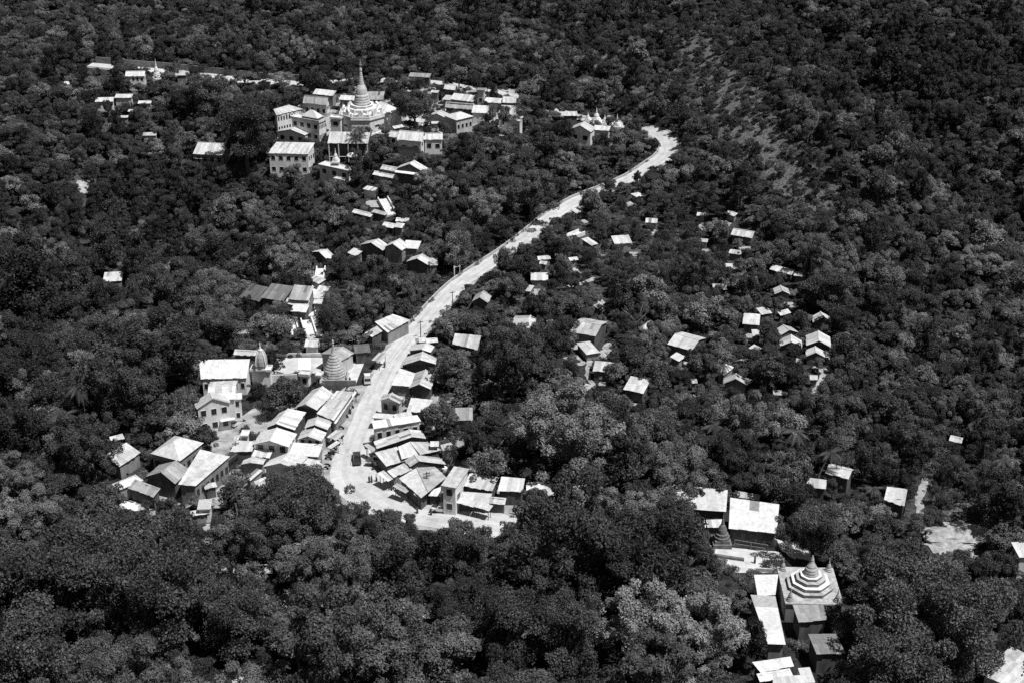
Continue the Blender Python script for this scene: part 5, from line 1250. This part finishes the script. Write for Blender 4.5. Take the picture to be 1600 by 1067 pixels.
def lobes_for(shape, seed):
    r = random.Random(seed); L = []
    if shape == 'round':
        for i in range(44):
            a = r.uniform(0, 2*math.pi); z = r.uniform(-.35, .66); rr = math.sqrt(max(0, 1-(z/.8)**2))*r.uniform(.4, .88)
            L.append((rr*math.cos(a), rr*math.sin(a), 1.15+z, r.uniform(.13, .3)))
        L.append((0, 0, 1.15, .55))
    elif shape == 'clumpy':
        for i in range(95):
            a = r.uniform(0, 2*math.pi); z = r.uniform(-.4, .72); rr = math.sqrt(max(0, 1-(z/.85)**2))*r.uniform(.62, .98); w = .12*math.sin(3*a+seed)+.1*math.sin(5*a+2*z*4)
            L.append((rr*(1+w)*math.cos(a), rr*(1+w)*math.sin(a), 1.15+z+w*.8, r.uniform(.085, .19)))
        L.append((0, 0, 1.1, .5))
    elif shape == 'umbrella':
        for i in range(34):
            a = r.uniform(0, 2*math.pi); rr = math.sqrt(r.random())*.82; L.append((rr*math.cos(a), rr*math.sin(a), 1.35-.35*rr*rr+r.uniform(-.1, .12), r.uniform(.15, .28)))
    elif shape == 'tall':
        for i in range(30):
            z = r.uniform(-.7, 1.0); a = r.uniform(0, 2*math.pi); rr = math.sqrt(max(0.02, 1-(z/1.15)**2))*r.uniform(.2, .66); L.append((rr*math.cos(a), rr*math.sin(a), 1.6+z, r.uniform(.2, .36)))
    elif shape == 'airy':
        for i in range(46):
            a = r.uniform(0, 2*math.pi); z = r.uniform(-.5, .6); rr = math.sqrt(max(0, 1-(z/.85)**2))*r.uniform(.3, .88); L.append((rr*math.cos(a), rr*math.sin(a), 1.2+z, r.uniform(.12, .25)))
    elif shape == 'spread':
        for k in range(5):
            a0 = 2*math.pi*k/5+r.uniform(-.4, .4); c = (.5*math.cos(a0), .5*math.sin(a0), 1.1+r.uniform(-.15, .3)); 
            for i in range(8): L.append((c[0]+r.uniform(-.3, .3), c[1]+r.uniform(-.3, .3), c[2]+r.uniform(-.12, .25), r.uniform(.16, .3)))
    elif shape == 'cone':
        for i in range(34):
            z = r.random(); a = r.uniform(0, 2*math.pi); rr = (1-z)**.8*r.uniform(.4, .75); L.append((rr*math.cos(a), rr*math.sin(a), .5+2.4*z, .12+.26*(1-z)))
    elif shape == 'bush':
        for i in range(9):
            a = r.uniform(0, 2*math.pi); rr = r.uniform(0, .65); L.append((rr*math.cos(a), rr*math.sin(a), r.uniform(.15, .45), r.uniform(.25, .45)))
    if shape != 'bush':                                         # lopsided, with bites taken out
        for _ in range(3):
            a = r.uniform(0, 2*math.pi); zc_ = r.uniform(.7, 1.6); L = [q for q in L if (q[0]*math.cos(a)+q[1]*math.sin(a) < .42 or abs(q[2]-zc_) > .45 or r.random() < .25)]
        sx, sy = r.uniform(.78, 1.12), r.uniform(.78, 1.12); lx, ly = r.uniform(-.14, .14), r.uniform(-.14, .14)
        L = [(q[0]*sx+lx*q[2], q[1]*sy+ly*q[2], q[2]+r.uniform(-.08, .08), q[3]*r.uniform(.75, 1.2)) for q in L]
        for _ in range(5):
            a = r.uniform(0, 2*math.pi); q = r.uniform(.8, 1.08); L.append((q*math.cos(a), q*math.sin(a), r.uniform(.75, 1.5), r.uniform(.1, .2)))
    return L
def trunk_mesh(shape, seed, lobes, m=None):
    r = random.Random(seed+99); b = MB(); top = {'umbrella': .95, 'tall': 1.2, 'cone': 2.2, 'airy': .75}.get(shape, .7)
    b.tube((0, 0, -.35), (.03, .02, top*.55), .085, .06, 8); b.tube((.03, .02, top*.55), (0, 0, top), .06, .045, 8)
    for L in r.sample(lobes, min(9, len(lobes))):
        s = (.02, .01, top*r.uniform(.6, 1)); mid = Vector(s)*.5+Vector(L[:3])*.5+Vector((r.uniform(-.06, .06), r.uniform(-.06, .06), .05))
        b.tube(s, mid, .035, .022, 6); b.tube(mid, L[:3], .022, .008, 5)
    return b.mesh('trunk', m or BARK)
KINDS = [('round', 7000, .040, .55), ('round', 9000, .034, .5), ('round', 6500, .042, .6), ('umbrella', 7500, .036, .5), ('tall', 8000, .040, .55), ('spread', 7500, .038, .5), ('airy', 9000, .027, .8), ('airy', 11000, .024, .85), ('cone', 7000, .04, .6), ('spread', 7500, .04, .6), ('clumpy', 26000, .020, .5), ('clumpy', 24000, .021, .55), ('airy', 28000, .019, .8)]
CROWN, TRUNK = [], []
for k, (s, n, sz, rd) in enumerate(KINDS):
    lb = lobes_for(s, 40+k); V, F, T = leaf_cloud(lb, n, sz*1.15, 70+k, rand=rd, ragged=.35 if s == 'airy' else .22)
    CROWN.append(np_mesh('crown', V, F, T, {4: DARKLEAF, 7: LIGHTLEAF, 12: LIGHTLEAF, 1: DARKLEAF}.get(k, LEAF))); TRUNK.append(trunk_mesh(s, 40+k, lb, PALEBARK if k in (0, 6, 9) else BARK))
VB = {}
for k in range(3):
    V, F, T = leaf_cloud(lobes_for('bush', 300+k), 900, .085, 310+k, rand=.75, ragged=.4, lowcut=-.1); VB[k] = np_mesh('bush_leaves', V, F, T, BUSHLEAF)

# ------------------------------------------------------------------ where trees stand
BL = np.array(BLOCK); CLR = np.array([p[:3] for p in CLEARPT]); CU, CV, CD = proj(CLR[:, 0], CLR[:, 1], CLR[:, 2])
keys = sorted(ALLOW); kid = {k: i for i, k in enumerate(keys)}; CK = np.array([kid[p[3]] for p in CLEARPT])
NK = np.bincount(CK, minlength=len(keys)); CAP = np.array([ALLOW[k] for k in keys])*NK; COV = np.zeros(len(CLR), bool); CNT = np.zeros(len(keys))
LINES = [RL[::2]]+PATHS
def free(x, y, r, f=.5):
    dx, dy = x-BL[:, 0], y-BL[:, 1]
    a = np.abs(dx*BL[:, 2]+dy*BL[:, 3])-BL[:, 4]; b = np.abs(-dx*BL[:, 3]+dy*BL[:, 2])-BL[:, 5]
    d = np.hypot(np.maximum(a, 0), np.maximum(b, 0))
    if (d < f*r+.4).any(): return False
    for L in LINES:
        if (np.hypot(L[:, 0]-x, L[:, 1]-y) < L[:, 2]/2+f*r+.3).any(): return False
    return True
def covers(x, y, z, r, top, commit=True, slack=0.0):
    """does a crown of radius r hide something the photograph shows?"""
    cz, hh = CEN[top]; u, v, d = proj(x, y, z+r*cz); rp = FPX*r/d*.95
    sd = (HCAM-z)/d*.9; hv = rp*math.sqrt(sd*sd+hh*hh*(1-min(.8, sd*sd)))
    m = (((CU-u)/rp)**2+((CV-v)/hv)**2 < 1) & (CD > d+.3) & ~COV
    if not m.any(): return False
    add = np.bincount(CK[m], minlength=len(keys))
    if ((CNT+add > CAP+slack) & (add > 0)).any(): return True
    if commit: COV[m] = True; CNT[:] = CNT+add
    return False
CEN = {'clumpy': (1.2, .85), 'round': (1.2, .85), 'umbrella': (1.25, .42), 'tall': (1.62, 1.2), 'airy': (1.25, .85), 'spread': (1.2, .5), 'cone': (1.55, 1.45), 'bush': (.35, .5)}
TOPS = {'clumpy': 2.0, 'round': 2.0, 'umbrella': 1.7, 'tall': 2.9, 'airy': 2.05, 'spread': 1.75, 'cone': 3.0}
cell = 12.0; GRID = {}
def near(x, y, r, k=.72):
    i, j = int(x//cell), int(y//cell)
    for a in range(i-2, i+3):
        for b in range(j-2, j+3):
            for (px, py, pr) in GRID.get((a, b), ()):
                if (px-x)**2+(py-y)**2 < (k*(r+pr))**2: return True
    return False
TREES = []
def plant(x, y, r, kind):
    if r > 5.6: kind = {'round': 10, 'spread': 11, 'umbrella': 11, 'airy': 12}.get(KINDS[kind][0], kind)
    TREES.append((x, y, zz(x, y), r, kind, random.uniform(0, 6.28))); GRID.setdefault((int(x//cell), int(y//cell)), []).append((x, y, r))
# trees the photograph singles out: crown centre in pixels, crown width in pixels, kind
EXPL = [(385,215,95,7),(592,236,34,0),(478,238,0,0),(480,215,32,1),(548,128,22,4),(648,165,62,9),(770,135,70,1),(1095,345,60,0),(450,540,44,1),(560,262,34,4),
 (585,714,26,3),(690,652,58,2),(1275,835,95,7),(1430,925,195,7),(1520,1000,165,7),(1425,1025,165,7),(375,800,78,8),(480,790,130,6),(620,838,120,6),(730,860,90,6),(560,890,130,1),
 (870,858,180,9),(1005,870,165,5),(1092,990,140,2),(1000,960,150,0),(900,680,150,2),(800,560,150,1),(760,690,85,2),(900,560,90,0),(1130,745,95,4),(1050,735,100,5),(1180,500,70,0),(1120,520,85,1),(1080,430,70,1),
 (180,860,170,7),(80,900,190,7),(250,930,170,7),(60,1010,170,7),(160,1010,150,7),(350,960,140,6),(520,1010,170,0),(650,1020,150,5),(780,1000,130,6),(560,960,100,1),(300,850,130,4),(50,800,90,5),(880,1010,130,6),(720,930,110,9),
 (222,545,150,2),(200,610,110,5),(240,650,70,2),(130,700,100,1),(400,345,70,1),(470,350,50,4),(330,470,90,2),(940,400,60,2),(1000,600,110,0),(1190,590,70,1),(1310,600,80,0),(1300,450,90,7),(660,250,30,3),(680,290,60,1),(830,300,80,0),(700,335,60,5),(640,440,55,7),(410,500,50,2),(330,560,40,2),(880,940,120,5),(1250,790,60,6),(1540,900,60,1),(410,160,60,9),(330,150,70,6),(290,160,50,9)]
FORCE = {(1430,925), (1520,1000), (585,714), (385,215), (375,800), (1275,835), (592,236), (480,790), (1420,900), (222,545)}
for (px, py, wp, k) in EXPL:
    if wp == 0: continue
    s = KINDS[k][0]; c = at(px, py, 6); r = wp/2*(c-cam.location).length/FPX
    c = at(px, py, r*CEN[s][0])
    if (px, py) in FORCE: plant(c.x, c.y, r, k); continue
    if not free(c.x, c.y, r, .12): continue
    if covers(c.x, c.y, zz(c.x, c.y), r*.9, s, True, .5):
        r *= .72
        if covers(c.x, c.y, zz(c.x, c.y), r, s, True, .5): continue
    plant(c.x, c.y, r, k)
NEXPL = len(TREES)
# the rest of the wood, large crowns first; few trees among the houses
SPARSE = ((425, 690, 150, 250, .85), (670, 820, 140, 195, .9), (880, 980, 180, 215, .8), (300, 560, 560, 780, .8), (560, 830, 540, 800, .7), (480, 680, 330, 470, .5), (1100, 1330, 830, 1067, .6), (130, 240, 100, 165, .6))
def gq(x, y):
    ax, ay = RIDGE_A; bx, by = RIDGE_B
    return min(1, max(0, ((x-ax-46)*(bx-ax)+(y-ay)*(by-ay))/((bx-ax)**2+(by-ay)**2)))
def zone(x, y):
    u, v, d = proj(x, y, zz(x, y)); return u, v, d
for rmin, rmax, tries in ((6.5, 9, 2500), (4.7, 6.3, 6000), (3.5, 4.7, 16000), (2.5, 3.5, 30000), (1.5, 2.5, 34000)):
    ys_ = 175+rng.random(tries)**.85*700; xs_ = (rng.random(tries)*2-1)*(.44*np.sqrt(ys_**2+150**2)+25)
    uu, vv, dd = proj(xs_, ys_, zf(xs_, ys_)); dry = dryness(xs_, ys_)
    for x, y, u_, v_, dr in zip(xs_, ys_, uu, vv, dry):
        r = random.uniform(rmin, rmax)
        if r > 6.5 and not (v_ > 640 and random.random() < .9 or random.random() < .12): continue
        if r > 3.6 and (v_ < 420 or u_ > 1330) and random.random() < (.93 if r > 4.6 else .7): continue
        if dr > .3 and ((r > 2.6 and dr > .5) or r > 3.4 or random.random() < dr*.8): continue
        if any(a < u_ < b and c < v_ < e and random.random() < pr for a, b, c, e, pr in SPARSE): continue
        if near(x, y, r, .72 if r > 6.4 else .62 if r > 2.5 else .68) or not free(x, y, r, .42): continue
        k = random.choices(range(10), (20, 16, 20, 7, 8, 14, 5, 3, .6 if r < 4 else 0, 12))[0]
        if 820 < u_ < 1330 and 300 < v_ < 640 and r > 3.2 and random.random() < .45: continue
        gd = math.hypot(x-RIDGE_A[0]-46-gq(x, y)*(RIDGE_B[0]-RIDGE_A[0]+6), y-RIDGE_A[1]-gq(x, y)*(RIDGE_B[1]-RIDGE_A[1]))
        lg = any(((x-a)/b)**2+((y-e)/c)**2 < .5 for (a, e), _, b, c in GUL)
        if (gd < 17 or lg) and random.random() < .8: k = random.choice((1, 4, 4))       # dark-leaved kinds stand in for the shade of the gully folds
        elif dr > .25: k = random.choice((6, 7, 7))  # paler leaf kinds on dry ground, lifting the spur as painted relief
        if covers(x, y, zz(x, y), r, KINDS[k][0]): continue
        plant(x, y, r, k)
TR = np.array([t[:4] for t in TREES]); print('trees', len(TREES))
# the 300 that show largest are things, the others one wood
tu, tv, td = proj(TR[:, 0], TR[:, 1], TR[:, 2]+TR[:, 3])
inside = (tu > 5) & (tu < 1595) & (tv > 5) & (tv < 1062)
size = np.where(inside, TR[:, 3]/td, 0); 
EDGE = (tu > -60) & (tu < 1660) & (tv > -60) & (tv < 1130)
size = np.where(~inside & EDGE, TR[:, 3]/td*.6, size)
for i in range(NEXPL): size[i] *= 1.3
order = np.argsort(-size)
NPALM = 18
BIG = set(order[:300-NPALM].tolist())
# ---- labels: how it looks and which landmark it stands by
LM = [((566, 170), 'the tall white pagoda'), ((460, 245), 'the big cliff edge monastery'), ((320, 235), 'the steep grey monastery hall'), ((200, 125), 'the white upper roadside house'), ((180, 160), 'the low white houses at upper left'),
 ((420, 130), 'the bright upper left road'), ((550, 225), 'the open prayer hall'), ((640, 265), 'the dark gabled bright roofed house'), ((720, 160), 'the broad patched upper roofs'), ((810, 190), 'the three upper palms'), ((925, 195), 'the hairpin bend shrines'),
 ((1045, 230), 'the hairpin bend'), ((595, 390), 'the joined gabled stair houses'), ((500, 385), 'the dark gabled hut'), ((465, 465), 'the streaked ribbed roof'), ((400, 460), 'the rusty roofs'), ((720, 430), 'the pale gate frame'), ((830, 365), 'the straight climbing road'),
 ((345, 580), 'the long white temple hall'), ((407, 570), 'the ribbed temple tower'), ((523, 575), 'the ringed grey pagoda'), ((610, 505), 'the pale roadside shop'), ((345, 630), 'the tall white gabled house'), ((190, 705), 'the tilted pale roof'), ((275, 700), 'the crossed hip roof'), ((350, 740), 'the parked bus'),
 ((430, 690), 'the three windowed house'), ((510, 635), 'the large left gabled shop'), ((560, 720), 'the dark pickup'), ((585, 715), 'the corner awnings'), ((640, 650), 'the white long board wall building'), ((655, 750), 'the great corner shop'), ((710, 755), 'the tall narrow house'), ((780, 760), 'the last ribbed shops'), ((730, 533), 'the lone ribbed grey hut'), ((820, 500), 'the pale gabled house on the slope'),
 ((915, 515), 'the grey house at the path fork'), ((840, 430), 'the white house above the footpath'), ((1063, 535), 'the plain grey roofed slope house'), ((1150, 590), 'the gabled slope house beside a palm'), ((1280, 535), 'the right stacked gables'), ((1235, 530), 'the left stacked gables'), ((1160, 365), 'the highest rectangular slope roof'), ((1230, 425), 'the leaf cut pale roof'), ((985, 375), 'the mottled pale slope roof'), ((995, 300), 'the diamond roof below the bend'),
 ((1180, 805), 'the big single sloped hall'), ((1090, 780), 'the long grey hall'), ((1200, 950), 'the covered walkway'), ((1265, 900), 'the eight sided pagoda'), ((1290, 1010), 'the black fronted block'), ((1305, 740), 'the leaning palm house'), ((1395, 775), 'the ribbed square roof'), ((1490, 840), 'the pale rock clearing'), ((1492, 686), 'the solitary far right hut'), ((1590, 860), 'the cut off white building'), ((1570, 1050), 'the bottom right building'),
 ((395, 885), 'the ribbed roof under trees'), ((445, 940), 'the bright bare patch'), ((680, 960), 'the narrow glimpsed roof'), ((225, 990), 'the drooping bottom left palm'), ((120, 610), 'the tall far left palms'), ((172, 433), 'the solitary white slope hut'), ((305, 540), 'the palm by the temple hall'), ((1130, 150), 'the dry pale spur'), ((940, 100), 'the wooded top slope'), ((1450, 150), 'the dark upper right valley'), ((1480, 450), 'the wooded right slope'), ((90, 250), 'the dark upper left gully'), ((240, 360), 'the grassy left gully'), ((870, 765), 'the thin central roofs'), ((1020, 850), 'the lower temple court bench')]
def region(px, py):
    d, k = min(((px-a)**2+((py-b)*1.2)**2, i) for i, ((a, b), _) in enumerate(LM)); a, b = LM[k][0]
    dx, dy = px-a, (py-b)*1.2
    if abs(dx) > 2*abs(dy): s = 'right of' if dx > 0 else 'left of'
    elif abs(dy) > 2*abs(dx): s = 'below' if dy > 0 else 'behind'
    else: s = ('below and ' if dy > 0 else 'behind and ')+('right of' if dx > 0 else 'left of')
    return s+' '+LM[k][1], d
LOOK = ['round crowned', 'dense round', 'lumpy crowned', 'flat topped', 'tall oval', 'many headed', 'loose leaved', 'airy fine leaved', 'pointed', 'spreading', 'dome crowned', 'broad many headed', 'feathery light']
ORDN = ['', 'second ', 'third ', 'fourth ', 'fifth ', 'sixth ', 'seventh ', 'eighth ', 'ninth ', 'tenth ', 'eleventh ', 'twelfth ']
buck = {}
for i in BIG:
    x, y, z, r, k, a = TREES[i]; u_, v_, d_ = proj(x, y, z+r); s, dd_ = region(u_, v_)
    wpx = FPX*r*2/d_; sz = 'huge' if wpx > 125 else 'big' if wpx > 88 else 'middling'
    buck.setdefault((sz, k, s), []).append((dd_, i))
label_of = {}
def short(s): return s if len(s.split()) <= 16 else s.replace('behind and ', '').replace('below and ', '')
for (sz, k, s), L in buck.items():
    L.sort()
    for n, (_, i) in enumerate(L):
        label_of[i] = '%s %s tree %s' % (sz, LOOK[k], s) if len(L) == 1 else '%sclosest %s %s tree %s' % (ORDN[n] if n else '', sz, LOOK[k], s)
SRC = {}
for i in order[:300-NPALM].tolist():
    x, y, z, r, k, a = TREES[i]
    o = thing('broadleaf_tree', short(label_of[i]), 'tree', (x, y, z), a, 'broadleaf trees of the wooded hillside', 1.0)
    q = random.uniform(.8, 1.25); o.scale = (r*random.uniform(.92, 1.1), r, r*q); o.rotation_euler = (random.uniform(-.1, .1), random.uniform(-.1, .1), a)
    t_, c_ = child('trunk', TRUNK[k], o), child('crown', CROWN[k], o)
    SRC.setdefault(k, (c_, t_))
for k in range(len(KINDS)):
    SRC.setdefault(k, SRC[min(SRC, key=lambda q: abs(q-k))])

# ---- palms
def frond(b, n, L, droop, seed):
    r = random.Random(seed)
    for i in range(n):
        a = 2*math.pi*i/n+r.uniform(-.15, .15); up = r.uniform(-.25, .95); last = None; m = 9
        for j in range(m+1):
            s = j/m; rad = L*(s-.18*s*s*(1-up)); zz_ = L*(up*.55*s-droop*s*s*(1.1-.35*up)); p = Vector((rad*math.cos(a), rad*math.sin(a), zz_)); side = Vector((-math.sin(a), math.cos(a), 0))
            if last is not None:
                b.tube(last, p, .05*(1-s)+.015, n=4, cap=False)
                for sg in (-1, 1):
                    for h in (0, .35, .7):
                        c = last*(1-h)+p*h; w = L*.23*math.sin(math.pi*min(1, .14+s*.82))
                        tip = c+side*sg*w*.8+(p-last).normalized()*w*.45-Vector((0, 0, w*.55)); e = (p-last)*.32
                        b.face([c, c+e, tip], r.uniform(.7, 1.3))
            last = p
def palm(px, py, h, L, n, label, lean=(0, 0), seed=0, droop=.75, tr=.2):
    p = at(px, py, h); x, y = p.x-lean[0], p.y-lean[1]; z = zz(x, y); hh = p.z-z
    t = thing('palm_tree', label, 'palm tree', (x, y, z), 0, 'palms among the trees and houses')
    b = MB(); last = Vector((0, 0, -.5))
    for k in range(1, 9):
        s = k/8; q = Vector((lean[0]*s*s, lean[1]*s*s, hh*s)); b.tube(last, q, tr*(1.15-.4*(k-1)/8), tr*(1.15-.4*k/8), 8, cap=k == 8); last = q
    b.build('trunk', BARK, t)
    b = MB(); frond(b, n, L, droop, seed); me_ = b.mesh('crown', PALMLEAF); child('crown', me_, t, (lean[0], lean[1], hh))
for k, (px, py, h, L, n, lab, lean, dr) in enumerate(PALMS): palm(px, py, h, L, n, lab, lean, 500+k, dr)
# a nearly leafless tree on the slope
q = at(990, 520); t = thing('bare_tree', 'nearly leafless branching tree on the slope beside the two sloped hut', 'tree', q, 0)
b = MB(); r_ = random.Random(5); b.tube((0,0,-.4), (.2,0,4), .22, .16)
tw = []
for k in range(9):
    a = k*.7+r_.uniform(-.2, .2); p0 = Vector((.2, 0, 2.5+.2*k)); p1 = p0+Vector((2.2*math.cos(a), 2.2*math.sin(a), 2.2)); p2 = p1+Vector((1.6*math.cos(a+.4), 1.6*math.sin(a+.4), 1.7)); b.tube(p0, p1, .09, .06); b.tube(p1, p2, .06, .03)
    for e in (-.7, .5): b.tube(p1, p1+Vector((1.3*math.cos(a+e), 1.3*math.sin(a+e), 1.2)), .045, .02)
b.build('trunk', PALEBARK, t)

# ---- rock mound in the clearing
q = at(*cp('N', (1150, 745))); r_ = random.Random(11)
b = MB(); n = 26; rows = []
for j in range(9):
    ph = j/8*math.pi/2; row = []
    for i in range(n):
        a = 2*math.pi*i/n; rr = 6.0*math.cos(ph)*(1+.16*math.sin(3*a+j)+.1*math.sin(7*a-2*j)+r_.uniform(-.05, .05)); row.append((rr*math.cos(a)*1.25, rr*math.sin(a)*.8, 2.4*math.sin(ph)*(1+.2*math.sin(2*a+1))-.4+r_.uniform(-.1, .1)))
    rows.append(row)
for j in range(8):
    for i in range(n): b.face([rows[j][i], rows[j][(i+1) % n], rows[j+1][(i+1) % n], rows[j+1][i]])
ob = b.build('rock_mound', SAND); ob.location = q; tag(ob, 'low pale eroded rock mound in the clearing at lower right', 'rock')

# ---- the far wood and the undergrowth: too many to count
def scatter(name, label, cat, P, sources):
    """P rows: x, y, z, scale, turn, variant; sources: per variant a list of objects standing in this scene"""
    me = bpy.data.meshes.new(name); me.vertices.add(len(P)); me.vertices.foreach_set('co', P[:, :3].astype(np.float32).ravel())
    for nm, col_, ty in (('scl', 3, 'FLOAT'), ('turn', 4, 'FLOAT'), ('variant', 5, 'INT')):
        a = me.attributes.new(nm, ty, 'POINT'); a.data.foreach_set('value', P[:, col_].astype(np.int32 if ty == 'INT' else np.float32))
    a = me.attributes.new('tallness', 'FLOAT', 'POINT'); a.data.foreach_set('value', (P[:, 3]*(.7+.75*rng.random(len(P))**1.3)).astype(np.float32))
    a = me.attributes.new('breadth', 'FLOAT', 'POINT'); a.data.foreach_set('value', (P[:, 3]*(.75+.45*rng.random(len(P)))).astype(np.float32))
    o = bpy.data.objects.new(name, me); COL.objects.link(o); tag(o, label, cat, None, 'stuff')
    ng = bpy.data.node_groups.new(name, 'GeometryNodeTree'); ng.interface.new_socket('Geometry', in_out='INPUT', socket_type='NodeSocketGeometry'); ng.interface.new_socket('Geometry', in_out='OUTPUT', socket_type='NodeSocketGeometry')
    N, L = ng.nodes, ng.links; gi, go = N.new('NodeGroupInput'), N.new('NodeGroupOutput'); jn = N.new('GeometryNodeJoinGeometry')
    def named(nm, ty):
        q = N.new('GeometryNodeInputNamedAttribute'); q.data_type = ty; q.inputs['Name'].default_value = nm; return q.outputs['Attribute']
    sc_, tu_, va_ = named('scl', 'FLOAT'), named('turn', 'FLOAT'), named('variant', 'INT')
    cx_ = N.new('ShaderNodeCombineXYZ'); L.new(tu_, cx_.inputs['Z'])
    sz_ = N.new('ShaderNodeCombineXYZ'); L.new(named('breadth', 'FLOAT'), sz_.inputs['X']); L.new(sc_, sz_.inputs['Y']); L.new(named('tallness', 'FLOAT'), sz_.inputs['Z'])
    for k, objs in sources.items():
        cm = N.new('FunctionNodeCompare'); cm.data_type = 'INT'; cm.operation = 'EQUAL'; L.new(va_, cm.inputs[2]); cm.inputs[3].default_value = k
        for so in objs:
            oi = N.new('GeometryNodeObjectInfo'); oi.transform_space = 'ORIGINAL'; oi.inputs['Object'].default_value = so; oi.inputs['As Instance'].default_value = True
            ip = N.new('GeometryNodeInstanceOnPoints'); L.new(gi.outputs[0], ip.inputs['Points']); L.new(cm.outputs[0], ip.inputs['Selection']); L.new(oi.outputs['Geometry'], ip.inputs['Instance']); L.new(cx_.outputs[0], ip.inputs['Rotation']); L.new(sz_.outputs[0], ip.inputs['Scale']); L.new(ip.outputs[0], jn.inputs[0])
    L.new(jn.outputs[0], go.inputs[0]); md = o.modifiers.new('scatter', 'NODES'); md.node_group = ng; return o
rest = [i for i in range(len(TREES)) if i not in BIG]
P = np.array([(TREES[i][0], TREES[i][1], TREES[i][2], TREES[i][3], TREES[i][5], TREES[i][4]) for i in rest])
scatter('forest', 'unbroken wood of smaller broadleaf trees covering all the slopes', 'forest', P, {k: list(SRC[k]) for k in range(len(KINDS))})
rows = []; shr = []
n = 44000; ys_ = 178+rng.random(n)**.8*680; xs_ = (rng.random(n)*2-1)*(.44*np.sqrt(ys_**2+150**2)+20)
for x, y in zip(xs_, ys_):
    r = random.uniform(.6, 1.9)
    if not free(x, y, r, .45): continue
    z = zz(x, y)
    if covers(x, y, z, r, 'bush', True, .3): continue
    rows.append((x, y, z, r, random.uniform(0, 6.28), random.randrange(3)))
P = np.array(rows); print('bushes', len(P))
# three bushes of their own give the undergrowth its leaves
SB = {}
for k, (px, py, r, lab) in enumerate(((478, 622, 2.0, 'leafy dark bush behind the large left gabled shop'), (430, 618, 2.2, 'leafy bush left of the dark wall under the ringed pagoda'), (640, 560, 1.2, 'small bush at the right road edge under the uppermost shops'))):
    q = at(px, py); o = thing('bush', lab, 'bush', q, k, 'bushes beside the temple and shops', r); SB[k] = [child('foliage', VB[k], o)]
scatter('undergrowth', 'dark leafy undergrowth filling the ground between trees and houses', 'undergrowth', P, SB)
